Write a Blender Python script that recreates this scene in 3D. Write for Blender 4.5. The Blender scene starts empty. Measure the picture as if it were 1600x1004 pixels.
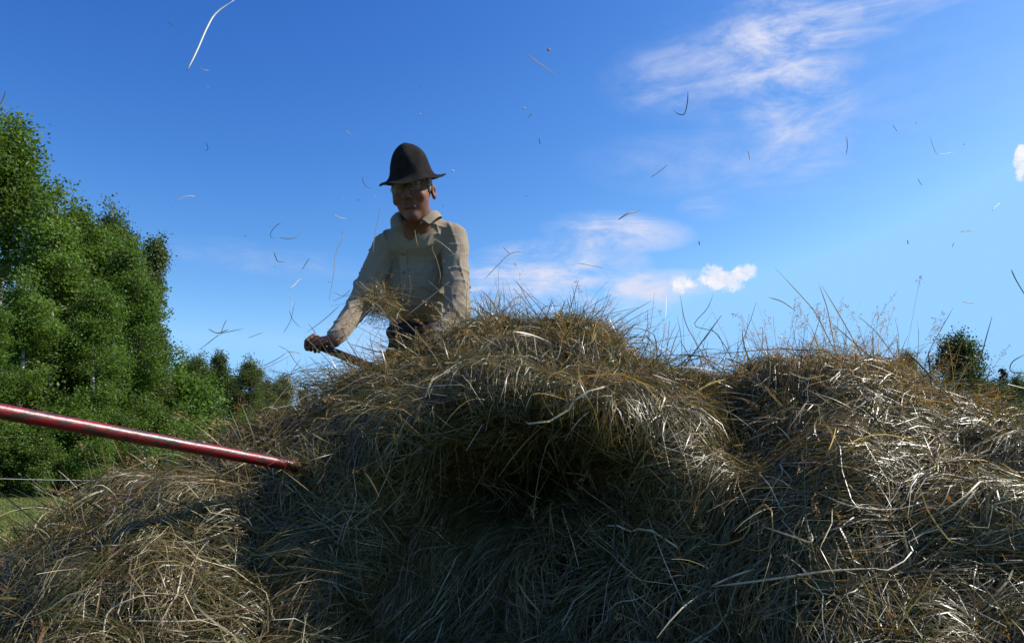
import bpy, math, random
import numpy as np
from mathutils import Vector, Matrix, noise as mnoise
R = math.radians
rng = np.random.default_rng(7)
random.seed(7)
scene = bpy.context.scene
COL = scene.collection

# ------------------------------------------------------------------ camera
F = 1209.0                       # focal length in photo pixels (1600 wide)
CAM = np.array([0.0, 0.0, 1.3])
PITCH = R(11.0)
cam_d = bpy.data.cameras.new("camera")
cam_d.sensor_width = 36.0
cam_d.lens = 36.0 * F / 1600.0
cam_d.clip_start = 0.05
cam_d.clip_end = 5000
cam = bpy.data.objects.new("camera", cam_d)
cam.location = CAM
cam.rotation_euler = (R(90) + PITCH, 0, 0)
COL.objects.link(cam)
scene.camera = cam

def direction(px, py):
    x = (px - 800) / F
    v = -(py - 502) / F
    c, s = math.cos(PITCH), math.sin(PITCH)
    d = np.array([x, c - v * s, s + v * c])
    return d / np.linalg.norm(d)

def at(px, py, Y):
    """world point seen at photo pixel (px, py) standing Y metres ahead"""
    d = direction(px, py)
    return CAM + d * (Y / d[1])

def project(P):
    q = np.asarray(P) - CAM
    c, s = math.cos(PITCH), math.sin(PITCH)
    dep = q[..., 1] * c + q[..., 2] * s
    v = -q[..., 1] * s + q[..., 2] * c
    return 800 + F * q[..., 0] / dep, 502 - F * v / dep, dep

# ------------------------------------------------------------------ sky and sun
SUN_AZ, SUN_EL = R(78), R(42)     # azimuth to the right of straight ahead (+Y)
SUN_DIR = np.array([math.sin(SUN_AZ) * math.cos(SUN_EL), math.cos(SUN_AZ) * math.cos(SUN_EL), math.sin(SUN_EL)])
world = bpy.data.worlds.new("World")
scene.world = world
world.use_nodes = True
wt = world.node_tree
wt.nodes.clear()
W = wt.nodes.new
def wl(a, b): wt.links.new(a, b)
out = W("ShaderNodeOutputWorld")
bg = W("ShaderNodeBackground")
bg.inputs["Strength"].default_value = 0.07
wl(bg.outputs[0], out.inputs[0])
sky = W("ShaderNodeTexSky")
sky.sky_type = 'NISHITA'
sky.sun_disc = False
sky.sun_elevation = SUN_EL
sky.sun_rotation = SUN_AZ
sky.altitude = 300
sky.air_density = 1.0
sky.dust_density = 0.5
sky.ozone_density = 3.0
tc = W("ShaderNodeTexCoord")
def wmath(op, a, b=None, clamp=False):
    n = W("ShaderNodeMath"); n.operation = op; n.use_clamp = clamp
    for i, v in enumerate((a, b)):
        if v is None: continue
        if isinstance(v, (int, float)): n.inputs[i].default_value = v
        else: wl(v, n.inputs[i])
    return n.outputs[0]
def wdot(v):
    n = W("ShaderNodeVectorMath"); n.operation = 'DOT_PRODUCT'
    wl(tc.outputs["Generated"], n.inputs[0]); n.inputs[1].default_value = tuple(float(q) for q in v)
    return n.outputs["Value"]
RIGHT = np.array([1.0, 0, 0])
def blob(px, py, w, h, rot=0.0):
    """soft elliptic patch of the sky around a direction, 1 in its middle and 0 at its rim"""
    c = direction(px, py)
    r = RIGHT - c * np.dot(RIGHT, c); r /= np.linalg.norm(r)
    u = np.cross(r, c)
    cr, sr = math.cos(R(rot)), math.sin(R(rot))
    r2, u2 = r * cr + u * sr, u * cr - r * sr
    a, b = wdot(r2 * F / w), wdot(u2 * F / h)
    d2 = wmath('ADD', wmath('MULTIPLY', a, a), wmath('MULTIPLY', b, b))
    n = wmath('SUBTRACT', 1.0, d2, True)
    front = wmath('GREATER_THAN', wdot(c), 0.0)
    return wmath('MULTIPLY', n, front)
def total(bs, gains):
    acc = None
    for b, g in zip(bs, gains):
        v = wmath('MULTIPLY', b, g)
        acc = v if acc is None else wmath('ADD', acc, v)
    return acc
def wnoise(scale, detail, rough, distort=0.0, stretch=(1, 1, 1), rot=(0, 0, 0)):
    m = W("ShaderNodeMapping"); m.inputs["Scale"].default_value = stretch; m.inputs["Rotation"].default_value = rot
    wl(tc.outputs["Generated"], m.inputs[0])
    n = W("ShaderNodeTexNoise"); n.inputs["Scale"].default_value = scale; n.inputs["Detail"].default_value = detail
    n.inputs["Roughness"].default_value = rough; n.inputs["Distortion"].default_value = distort
    wl(m.outputs[0], n.inputs["Vector"]); return n.outputs["Fac"]
def ramp(v, lo, hi):
    m = W("ShaderNodeMapRange"); m.interpolation_type = 'SMOOTHSTEP'
    m.inputs["From Min"].default_value = lo; m.inputs["From Max"].default_value = hi
    wl(v, m.inputs["Value"]); return m.outputs[0]
# deeper, more contrasty blue: each channel of the sky on its own power curve
sep = W("ShaderNodeSeparateColor"); wl(sky.outputs[0], sep.inputs[0])
com = W("ShaderNodeCombineColor")
for i_, (x0, y0, g_, cap_) in enumerate(((1.48, 1.15, 2.25, 3.3), (2.50, 3.40, 1.65, 6.6), (4.35, 8.4, 1.05, 11))):
    v = wmath('POWER', wmath('DIVIDE', sep.outputs[i_], x0), g_)
    wl(wmath('MINIMUM', wmath('MULTIPLY', v, y0), cap_), com.inputs[i_])
cirrus = total([blob(1130, 115, 190, 75, 5), blob(1225, 70, 110, 130, 10), blob(1250, 190, 85, 90, -10), blob(1330, 15, 190, 50, 12),
                blob(965, 362, 125, 34, -3), blob(850, 430, 175, 62, 5), blob(1000, 455, 150, 34, 5), blob(1110, 326, 55, 20),
                blob(420, 405, 190, 28, -8), blob(1130, 255, 230, 60, 0), blob(575, 540, 90, 70), blob(1290, 120, 260, 200)],
               [0.8, 0.95, 0.8, 0.85, 1.7, 2.1, 1.9, 0.7, 0.35, 0.4, 0.8, 0.2])
n1 = wnoise(6.0, 9, 0.66, 1.0, (.8, 1, 3.2), (0, R(14), 0))
n2 = wnoise(19.0, 6, 0.6, 0.3, (1, 1, 2.2), (0, R(12), 0))
nn = wmath('ADD', wmath('MULTIPLY', n1, 0.65), wmath('MULTIPLY', n2, 0.35))
ci = wmath('MULTIPLY', cirrus, ramp(nn, 0.36, 0.84), True)
ci = wmath('MULTIPLY', ci, 1.05, True)
puff = total([blob(1068, 443, 24, 20), blob(1113, 432, 24, 25), blob(1138, 441, 32, 20), blob(1166, 424, 22, 17), blob(1600, 254, 14, 27), blob(1594, 238, 8, 12)],
             [1, 1, 1, 1, 1, 1])
n3 = wnoise(75, 8, 0.68)
pf = ramp(wmath('ADD', puff, wmath('MULTIPLY', wmath('SUBTRACT', n3, 0.5), 2.4)), 0.28, 1.0)
pf = wmath('MULTIPLY', pf, ramp(puff, 0.0, 0.25))
mix1 = W("ShaderNodeMix"); mix1.data_type = 'RGBA'
wl(ci, mix1.inputs["Factor"]); wl(com.outputs[0], mix1.inputs[6]); mix1.inputs[7].default_value = (7.0, 7.5, 9.4, 1)
mix2 = W("ShaderNodeMix"); mix2.data_type = 'RGBA'
wl(pf, mix2.inputs["Factor"]); wl(mix1.outputs[2], mix2.inputs[6])
pm = W("ShaderNodeMix"); pm.data_type = 'RGBA'; wl(ramp(wnoise(55, 5, 0.6), 0.35, 0.65), pm.inputs["Factor"])
pm.inputs[6].default_value = (7.6, 8.2, 9.8, 1); pm.inputs[7].default_value = (9.8, 9.8, 10.0, 1); wl(pm.outputs[2], mix2.inputs[7])
wl(mix2.outputs[2], bg.inputs["Color"])

sun_d = bpy.data.lights.new("sun", 'SUN')
sun_d.energy = 5.0
sun_d.angle = R(0.5)
sun_d.color = (1.0, 0.94, 0.84)
sun = bpy.data.objects.new("sun", sun_d)
sun.rotation_euler = Vector(SUN_DIR).to_track_quat('Z', 'Y').to_euler()
sun.location = (8, 3, 10)
COL.objects.link(sun)

vs = scene.view_settings
vs.view_transform = 'Standard'
vs.look = 'None'
vs.exposure = 0.5
vs.gamma = 1.0
vs.use_curve_mapping = False
scene.cycles.max_bounces = 6
scene.cycles.transparent_max_bounces = 4

# ------------------------------------------------------------------ helpers
WLOC = {}
def tag(o, label=None, cat=None, group=None, kind=None):
    if label: o["label"] = label
    if cat: o["category"] = cat
    if group: o["group"] = group
    if kind: o["kind"] = kind
    return o

def add(name, V, faces, mat, parent=None, loc=None, smooth=False, color=None, loop_counts=None):
    """link a mesh; V in world coordinates; faces = (n,4)/(n,3) int array or list"""
    if loc is None:
        loc = WLOC[parent.name] if parent is not None else (0, 0, 0)
    loc = np.asarray(loc, float)
    V = np.asarray(V, float) - loc
    me = bpy.data.meshes.new(name)
    if isinstance(faces, np.ndarray):
        k = faces.shape[1]; n = len(faces)
        me.vertices.add(len(V)); me.vertices.foreach_set("co", V.astype(np.float32).ravel())
        me.loops.add(n * k); me.loops.foreach_set("vertex_index", faces.astype(np.int32).ravel())
        me.polygons.add(n)
        me.polygons.foreach_set("loop_start", np.arange(0, n * k, k, dtype=np.int32))
        me.update(calc_edges=True)
    else:
        me.from_pydata([tuple(v) for v in V], [], [tuple(f) for f in faces]); me.update()
    if smooth:
        me.polygons.foreach_set("use_smooth", np.ones(len(me.polygons), dtype=bool))
    if color is not None:
        a = me.attributes.new("tint", 'FLOAT_COLOR', 'POINT')
        c = np.ones((len(V), 4), np.float32); c[:, :3] = color
        a.data.foreach_set("color", c.ravel())
    me.materials.append(mat)
    o = bpy.data.objects.new(name, me)
    COL.objects.link(o)
    if parent is not None:
        o.parent = parent
    else:
        o.location = loc
    WLOC[o.name] = loc
    return o

def empty(name, loc):
    o = bpy.data.objects.new(name, None)
    o.empty_display_size = 0.2
    o.location = loc
    COL.objects.link(o)
    WLOC[o.name] = np.asarray(loc, float)
    return o

def nodes(name):
    m = bpy.data.materials.new(name); m.use_nodes = True
    t = m.node_tree; t.nodes.clear()
    o = t.nodes.new("ShaderNodeOutputMaterial")
    return m, t, o

def principled(t, **kw):
    p = t.nodes.new("ShaderNodeBsdfPrincipled")
    for k, v in kw.items():
        p.inputs[k.replace("_", " ")].default_value = v
    return p

def leafy(name, rough=0.45, spec=0.5, transl=0.3, tcol=(1, 1, 1), gain=1.0):
    """thin plant matter coloured leaf by leaf: sheen on top, some light through it"""
    m, t, o = nodes(name)
    at_ = t.nodes.new("ShaderNodeAttribute"); at_.attribute_name = "tint"
    p = principled(t, Roughness=rough); p.inputs["Specular IOR Level"].default_value = spec
    t.links.new(at_.outputs["Color"], p.inputs["Base Color"])
    tr = t.nodes.new("ShaderNodeBsdfTranslucent")
    mu = t.nodes.new("ShaderNodeMix"); mu.data_type = 'RGBA'; mu.blend_type = 'MULTIPLY'; mu.inputs["Factor"].default_value = 1
    t.links.new(at_.outputs["Color"], mu.inputs[6]); mu.inputs[7].default_value = (*tcol, 1)
    t.links.new(mu.outputs[2], tr.inputs["Color"])
    mx = t.nodes.new("ShaderNodeMixShader"); mx.inputs[0].default_value = transl
    t.links.new(p.outputs[0], mx.inputs[1]); t.links.new(tr.outputs[0], mx.inputs[2])
    t.links.new(mx.outputs[0], o.inputs[0])
    return m

def noisy(name, c1, c2, scale=8.0, rough=0.8, bump=0.0, spec=0.3, detail=6, stretch=(1, 1, 1), lo=0.35, hi=0.65):
    m, t, o = nodes(name)
    tcn = t.nodes.new("ShaderNodeTexCoord"); mp = t.nodes.new("ShaderNodeMapping"); mp.inputs["Scale"].default_value = stretch
    t.links.new(tcn.outputs["Object"], mp.inputs[0])
    n = t.nodes.new("ShaderNodeTexNoise"); n.inputs["Scale"].default_value = scale; n.inputs["Detail"].default_value = detail
    t.links.new(mp.outputs[0], n.inputs["Vector"])
    r = t.nodes.new("ShaderNodeValToRGB"); r.color_ramp.elements[0].position = lo; r.color_ramp.elements[1].position = hi
    r.color_ramp.elements[0].color = (*c1, 1); r.color_ramp.elements[1].color = (*c2, 1)
    t.links.new(n.outputs["Fac"], r.inputs[0])
    p = principled(t, Roughness=rough); p.inputs["Specular IOR Level"].default_value = spec
    t.links.new(r.outputs[0], p.inputs["Base Color"])
    if bump:
        b = t.nodes.new("ShaderNodeBump"); b.inputs["Strength"].default_value = bump; b.inputs["Distance"].default_value = 0.01
        t.links.new(n.outputs["Fac"], b.inputs["Height"]); t.links.new(b.outputs[0], p.inputs["Normal"])
    t.links.new(p.outputs[0], o.inputs[0])
    return m

M_STRAW = leafy("dry_straw", 0.37, 0.5, 0.30, (1.25, 1.0, 0.40))
M_LEAF = leafy("green_leaf", 0.5, 0.3, 0.5, (0.9, 1.0, 0.35))
M_GRASS = leafy("meadow_blade", 0.5, 0.3, 0.4, (1, 1, 0.5))
M_CORE = noisy("packed_hay", (0.010, 0.009, 0.005), (0.028, 0.024, 0.012), 60, 0.9, 0.6)  # near-black heap core: shade in the gaps between stalks put into its colour
M_BARK = noisy("birch_bark", (0.05, 0.045, 0.04), (0.5, 0.48, 0.45), 2.0, 0.8, 0.2, stretch=(1, 1, 4))
M_DARKBARK = noisy("brown_bark", (0.04, 0.03, 0.02), (0.12, 0.09, 0.06), 8, 0.9, 0.4)

# ------------------------------------------------------------------ ribbons: many thin blades in one mesh
def unit(v):
    return v / np.maximum(np.linalg.norm(v, axis=-1, keepdims=True), 1e-9)

def ribbons(P, Wd, C, N=None, flat=0.8):
    """P (n,k,3) centre lines, Wd (n,k) widths, C (n,3) colours, N (n,3) preferred facing"""
    n, k, _ = P.shape
    T = np.gradient(P, axis=1)
    if N is None: N = np.zeros((n, 3))
    ref = unit(N * flat + rng.normal(size=(n, 3)) * (1.0 if not N.any() else 0.45))
    tw = rng.normal(size=(n, 3)) * 0.5
    s = np.linspace(-0.5, 0.5, k)[None, :, None]
    side = unit(np.cross(T, ref[:, None, :] + tw[:, None, :] * s))
    a = P - side * Wd[..., None] * 0.5
    b = P + side * Wd[..., None] * 0.5
    V = np.stack([a, b], axis=2).reshape(-1, 3)
    base = (np.arange(n)[:, None] * k + np.arange(k - 1)[None, :]) * 2
    base = base.ravel()
    Fc = np.stack([base, base + 1, base + 3, base + 2], axis=1)
    Cc = np.repeat(C, k * 2, axis=0)
    return V, Fc, Cc

class Bag:
    def __init__(self): self.v, self.f, self.c, self.n = [], [], [], 0
    def put(self, V, Fc, Cc):
        self.v.append(V); self.f.append(Fc + self.n); self.c.append(Cc); self.n += len(V)
    def build(self, name, mat, parent=None, loc=None):
        return add(name, np.concatenate(self.v), np.concatenate(self.f), mat, parent, loc, color=np.concatenate(self.c))

def tube(pts, radii, sides=8, cap=True):
    pts = np.asarray(pts, float); n = len(pts)
    T = unit(np.gradient(pts, axis=0))
    ref = np.array([0, 0, 1.0]) if abs(T[0][2]) < 0.9 else np.array([1.0, 0, 0])
    V = []
    for p, t, r in zip(pts, T, radii):
        a = unit(np.cross(t, ref)); b = np.cross(t, a)
        for i in range(sides):
            th = 2 * math.pi * i / sides
            V.append(p + r * (a * math.cos(th) + b * math.sin(th)))
    Fc = [(i * sides + j, i * sides + (j + 1) % sides, (i + 1) * sides + (j + 1) % sides, (i + 1) * sides + j) for i in range(n - 1) for j in range(sides)]
    if cap:
        Fc.append(tuple(range(sides - 1, -1, -1))); Fc.append(tuple((n - 1) * sides + j for j in range(sides)))
    return V, Fc

def smooth_path(pts, k):
    """Catmull-Rom through control points, k samples"""
    pts = np.asarray(pts, float)
    if len(pts) == 2:
        m = (pts[0] + pts[1]) / 2; pts = np.array([pts[0], m, pts[1]])
    q = np.vstack([2 * pts[0] - pts[1], pts, 2 * pts[-1] - pts[-2]])
    s = np.linspace(0, len(pts) - 1 - 1e-6, k); i = s.astype(int); f = (s - i)[:, None]
    p0, p1, p2, p3 = q[i], q[i + 1], q[i + 2], q[i + 3]
    return 0.5 * (2 * p1 + (p2 - p0) * f + (2 * p0 - 5 * p1 + 4 * p2 - p3) * f ** 2 + (3 * p1 - p0 - 3 * p2 + p3) * f ** 3)

# ------------------------------------------------------------------ ground
gm, gt, go_ = nodes("meadow_ground")
gc = gt.nodes.new("ShaderNodeTexCoord")
g1 = gt.nodes.new("ShaderNodeTexNoise"); g1.inputs["Scale"].default_value = 0.35; g1.inputs["Detail"].default_value = 8
g2 = gt.nodes.new("ShaderNodeTexNoise"); g2.inputs["Scale"].default_value = 9; g2.inputs["Detail"].default_value = 6
for g in (g1, g2): gt.links.new(gc.outputs["Object"], g.inputs["Vector"])
gx = gt.nodes.new("ShaderNodeMath"); gx.operation = 'ADD'
gt.links.new(g1.outputs["Fac"], gx.inputs[0]); gt.links.new(g2.outputs["Fac"], gx.inputs[1])
gr = gt.nodes.new("ShaderNodeValToRGB")
gr.color_ramp.elements[0].position = 0.75; gr.color_ramp.elements[0].color = (0.055, 0.085, 0.018, 1)
gr.color_ramp.elements[1].position = 1.0; gr.color_ramp.elements[1].color = (0.15, 0.17, 0.05, 1)
gs = gt.nodes.new("ShaderNodeMath"); gs.operation = 'MULTIPLY'; gs.inputs[1].default_value = 0.9
gt.links.new(gx.outputs[0], gs.inputs[0]); gt.links.new(gs.outputs[0], gr.inputs[0])
gp = principled(gt, Roughness=0.9); gp.inputs["Specular IOR Level"].default_value = 0.1
gt.links.new(gr.outputs[0], gp.inputs["Base Color"]); gt.links.new(gp.outputs[0], go_.inputs[0])
S = 900.0
gn = 60
gx_ = np.linspace(-1, 1, gn); gx_ = np.sign(gx_) * np.abs(gx_) ** 2 * S
GX, GY = np.meshgrid(gx_, gx_, indexing='ij')
GZ = 0.10 * np.sin(GX * 0.09 + 1) * np.sin(GY * 0.07) * np.clip((np.hypot(GX, GY) - 6) / 20, 0, 1)
GV = np.stack([GX, GY, GZ], -1).reshape(-1, 3)
ii = (np.arange(gn - 1)[:, None] * gn + np.arange(gn - 1)[None, :]).ravel()
tag(add("ground", GV, np.stack([ii, ii + gn, ii + gn + 1, ii + 1], 1), gm, smooth=True), kind="structure")

# meadow grass on the visible field at the left
ng = 34000
gy = 11 + 46 * rng.random(ng) ** 1.3
gxx = -gy * 0.72 + gy * 0.34 * rng.random(ng)
hg = rng.uniform(0.05, 0.16, ng)
P0 = np.stack([gxx, gy, np.zeros(ng)], 1)
lean = rng.normal(size=(ng, 3)) * np.array([.5, .5, 0])
P = np.stack([P0, P0 + np.array([0, 0, 1]) * hg[:, None] * .6 + lean * hg[:, None] * .25, P0 + np.array([0, 0, 1]) * hg[:, None] + lean * hg[:, None] * .8], 1)
Wd = np.stack([np.full(ng, .022), np.full(ng, .018), np.full(ng, .002)], 1)
gcol = np.array([[0.14, 0.19, 0.045]]) * rng.uniform(.6, 1.3, (ng, 1)) + rng.uniform(0, .05, (ng, 1)) * np.array([[1, .6, .2]])
b = Bag(); b.put(*ribbons(P, Wd, gcol))
tag(b.build("meadow_grass", M_GRASS), "short sunlit meadow grass in front of the wood at the left", "grass", kind="stuff")

# ------------------------------------------------------------------ hay heap surface
# column: photo x of the column, then (photo y, metres ahead) of the crest and six points down the front
TAB = [
 (-900, [(1250, 2.1), (1290, 1.95), (1330, 1.8), (1380, 1.65), (1430, 1.5), (1480, 1.4), (1560, 1.25)]),
 (-350, [(1010, 2.1), (1040, 1.95), (1075, 1.8), (1110, 1.68), (1150, 1.55), (1200, 1.45), (1300, 1.3)]),
 (-150, [(990, 2.1), (1003, 1.95), (1018, 1.8), (1015, 1.68), (1055, 1.55), (1100, 1.45), (1220, 1.3)]),
 (0,    [(915, 2.15), (932, 2.0), (952, 1.83), (975, 1.7), (990, 1.6), (1040, 1.5), (1180, 1.32)]),
 (120,  [(842, 2.25), (866, 2.08), (892, 1.92), (908, 1.77), (955, 1.66), (1012, 1.55), (1170, 1.35)]),
 (250,  [(752, 2.4), (782, 2.22), (810, 2.05), (868, 1.9), (935, 1.74), (1010, 1.6), (1160, 1.38)]),
 (400,  [(702, 2.55), (738, 2.35), (788, 2.15), (856, 1.98), (932, 1.8), (1010, 1.64), (1160, 1.42)]),
 (500,  [(660, 2.65), (700, 2.44), (758, 2.2), (836, 2.04), (922, 1.88), (1010, 1.72), (1160, 1.45)]),
 (560,  [(594, 2.68), (650, 2.45), (712, 2.15), (804, 2.10), (904, 1.98), (1010, 1.80), (1160, 1.48)]),
 (600,  [(592, 2.70), (636, 2.42), (694, 2.12), (784, 2.12), (888, 2.04), (1010, 1.82), (1160, 1.49)]),
 (640,  [(575, 2.72), (620, 2.40), (672, 2.08), (764, 2.15), (872, 2.10), (1010, 1.84), (1160, 1.5)]),
 (720,  [(516, 2.76), (574, 2.4), (638, 2.02), (728, 2.30), (842, 2.14), (1010, 1.84), (1160, 1.5)]),
 (800,  [(494, 2.76), (556, 2.36), (632, 1.97), (742, 2.66), (850, 2.14), (1010, 1.84), (1160, 1.5)]),
 (880,  [(508, 2.72), (568, 2.32), (640, 1.94), (746, 2.62), (852, 2.06), (1010, 1.80), (1160, 1.5)]),
 (950,  [(538, 2.62), (590, 2.28), (652, 1.96), (740, 2.18), (850, 1.95), (1010, 1.68), (1160, 1.45)]),
 (1050, [(592, 2.52), (640, 2.22), (700, 1.96), (780, 1.86), (872, 1.76), (1010, 1.6), (1160, 1.42)]),
 (1130, [(634, 2.5), (676, 2.28), (744, 2.04), (814, 1.88), (902, 1.74), (1010, 1.58), (1160, 1.4)]),
 (1200, [(600, 2.45), (645, 2.2), (706, 1.98), (784, 1.84), (890, 1.7), (1010, 1.54), (1160, 1.38)]),
 (1300, [(575, 2.4), (622, 2.14), (686, 1.93), (774, 1.78), (882, 1.64), (1010, 1.5), (1160, 1.34)]),
 (1400, [(592, 2.36), (640, 2.1), (704, 1.9), (786, 1.75), (890, 1.62), (1010, 1.48), (1160, 1.32)]),
 (1500, [(636, 2.32), (678, 2.08), (735, 1.9), (806, 1.74), (900, 1.6), (1010, 1.47), (1160, 1.3)]),
 (1600, [(658, 2.28), (698, 2.06), (750, 1.88), (820, 1.73), (908, 1.59), (1010, 1.46), (1160, 1.3)]),
 (1800, [(720, 2.25), (758, 2.04), (805, 1.86), (865, 1.71), (940, 1.57), (1030, 1.45), (1180, 1.28)]),
 (2100, [(900, 2.2), (935, 2.0), (975, 1.83), (1020, 1.7), (1075, 1.57), (1140, 1.45), (1260, 1.28)]),
 (2500, [(1250, 2.1), (1280, 1.95), (1310, 1.8), (1350, 1.65), (1400, 1.5), (1460, 1.4), (1550, 1.25)]),
]
NU, NT = 420, 150
tx = np.array([c[0] for c in TAB], float)
tv = np.array([[q for p in c[1] for q in p] for c in TAB], float)      # (ncol, 14)
st_ = np.interp(tx, [250, 560, 950, 1250], [.7, 1, 1, .35])
tv[:, 7] += .03 * st_; tv[:, 9] += .10 * st_; tv[:, 11] += .20 * st_; tv[:, 13] += .30 * st_          # steep lower front
# cubic-like interpolation across columns: linear then smoothed
up = np.linspace(-900, 2500, NU)
cols = np.stack([np.interp(up, tx, tv[:, j]) for j in range(tv.shape[1])], 1)
cols_raw = cols; ker = np.hanning(9); ker /= ker.sum()
pad = np.pad(cols, ((4, 4), (0, 0)), mode='edge')
cols = np.stack([np.convolve(pad[:, j], ker, 'valid') for j in range(cols.shape[1])], 1)
for j, k in ((0, 1.0), (2, .7)):             # uneven crest
    cols[:, j] += k * np.array([9 * mnoise.noise(Vector((p * .021, 3, 1))) + 7 * mnoise.noise(Vector((p * .055, 1, 7))) for p in up])
G = np.zeros((NU, NT, 3))
for i in range(NU):
    px = up[i]
    fr = [at(px, max(-200, cols[i, 2 * j]), cols[i, 2 * j + 1]) for j in range(7)]
    fr = [np.array([p[0], p[1], max(p[2], 0.02)]) for p in fr]
    r = fr[0]
    out_ = np.array([r[0] / r[1], 1.0, 0.0])
    back = [r + out_ * 2.3, r + out_ * 1.55, r + out_ * 0.75, r + out_ * 0.32]
    for bpt, k in zip(back, (0.0, 0.45, 0.80, 0.955)):
        bpt[2] = r[2] * k
    back[0][2] = -0.03
    e = fr[-1]
    end = np.array([e[0] * 0.86, e[1] * 0.86, -0.03])
    mid = np.array([e[0] * 0.92, e[1] * 0.92, e[2] * 0.5])
    G[i] = smooth_path(back + fr + [mid, end], NT)

def grid_normals(G):
    du = np.gradient(G, axis=0); dt = np.gradient(G, axis=1)
    return unit(np.cross(dt, du))
GN = grid_normals(G)
if np.median(GN[..., 2]) < 0: GN = -GN
# lumps and tufts
disp = np.zeros((NU, NT))
for i in range(NU):
    for j in range(NT):
        p = Vector(G[i, j])
        disp[i, j] = 0.070 * mnoise.noise(p * 3.1) + 0.052 * mnoise.noise(p * 7.3 + Vector((5, 1, 2))) + 0.026 * mnoise.noise(p * 17.0)
G = G + GN * disp[..., None]
GN = grid_normals(G)
if np.median(GN[..., 2]) < 0: GN = -GN
for _ in range(3):                # soften the facing so that stalks never lie under the crust
    pd_ = np.pad(GN, ((1, 1), (1, 1), (0, 0)), mode='edge')
    GN = unit(pd_[1:-1, 1:-1] * 2 + pd_[:-2, 1:-1] + pd_[2:, 1:-1] + pd_[1:-1, :-2] + pd_[1:-1, 2:])
PXg, PYg, DPg = project(G)

def bil(A, u, t):
    u = np.clip(u, 0, NU - 1.001); t = np.clip(t, 0, NT - 1.001)
    i = u.astype(int); j = t.astype(int); a = (u - i)[:, None]; c = (t - j)[:, None]
    return A[i, j] * (1 - a) * (1 - c) + A[i + 1, j] * a * (1 - c) + A[i, j + 1] * (1 - a) * c + A[i + 1, j + 1] * a * c
GU = np.gradient(G, axis=0); GT = np.gradient(G, axis=1)

def surf(px, py, lift=0.03):
    """point of the hay surface seen at a photo pixel, lifted towards the viewer"""
    jmin = 30
    d2 = (PXg[:, jmin:] - px) ** 2 + (PYg[:, jmin:] - py) ** 2
    k = np.argmin(d2 + 3.0 * DPg[:, jmin:]); i, j = np.unravel_index(k, d2.shape)
    Y = G[i, j + jmin, 1]
    return at(px, py, Y - lift)

# area table for sampling, weighted to what faces the viewer
area = np.linalg.norm(np.cross(GU, GT), axis=-1)
view = unit(CAM - G)
facing = np.clip((GN * view).sum(-1), 0, 1)
inside = (PXg > -250) & (PXg < 1850) & (PYg < 1150)
wgt = area * np.where(inside, 0.7 + 0.3 * (facing > 0), 0.10)
wgt[:, :12] *= 0.3
cum = np.cumsum(wgt.ravel()); cum /= cum[-1]
def sample(n, lo=None, hi=None, w=None):
    c = cum
    if w is not None:
        c = np.cumsum(w.ravel()); c /= c[-1]
    k = np.searchsorted(c, rng.random(n))
    i, j = np.unravel_index(np.clip(k, 0, NU * NT - 1), (NU, NT))
    return i + rng.random(n), j + rng.random(n)

PAL = 0.48 * np.array([[0.46, 0.345, 0.165], [0.31, 0.245, 0.095], [0.19, 0.195, 0.048], [0.115, 0.16, 0.03], [0.66, 0.57, 0.36], [0.34, 0.185, 0.075], [0.50, 0.36, 0.13]])
PW = np.array([.20, .22, .22, .15, .08, .08, .05])
def colours(n, bias=None):
    k = rng.choice(len(PAL), n, p=PW)
    c = PAL[k].copy()
    if bias is not None:
        c = c * 0.5 + bias * 0.5
    pale = (rng.random(n) < .07)[:, None]
    return np.where(pale, np.array([[.52, .45, .30]]), c) * np.clip(rng.lognormal(-.12, .38, (n, 1)), .3, 1.9)

def flow_angle(u, t):
    """direction of lay on the heap, radians from straight down the front towards +x"""
    p = bil(G, u, t)
    px = np.interp(u, np.arange(NU), up)
    # combed down and to the left at the left, arching over the hollow, down and to the left at the right
    base = np.interp(px, [-300, 0, 400, 560, 700, 820, 950, 1100, 1250, 1400, 1600], [-0.75, -0.8, -0.95, -0.95, -0.9, -0.6, 0.25, -0.4, -0.55, -0.95, -1.2])
    nz = np.array([mnoise.noise(Vector(q) * 2.4 + Vector((9, 3, 1))) for q in p])
    return base + nz * 1.9

def strands(u0, t0, ang, L, K, lift0, lift1):
    """centre lines that follow the surface from (u0,t0); ang relative to the down-slope tangent"""
    n = len(u0)
    u, t = u0.copy(), t0.copy()
    P = np.zeros((n, K, 3)); Nn = np.zeros((n, K, 3))
    bend = rng.normal(size=n) * 0.14
    ds = L / (K - 1)
    a = ang - bend * 0.5
    for k in range(K):
        p = bil(G, u, t); nn_ = unit(bil(GN, u, t))
        s = k / (K - 1)
        P[:, k] = p + nn_ * (lift0 + (lift1 - lift0) * s ** 1.6)[:, None]
        Nn[:, k] = nn_
        gu, gt_ = bil(GU, u, t), bil(GT, u, t)
        lu, lt = np.linalg.norm(gu, axis=1), np.linalg.norm(gt_, axis=1)
        u = u + np.sin(a) * ds / np.maximum(lu, 1e-4)
        t = t + np.cos(a) * ds / np.maximum(lt, 1e-4)
        a = a + bend / (K - 1)
    return P, Nn

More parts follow.
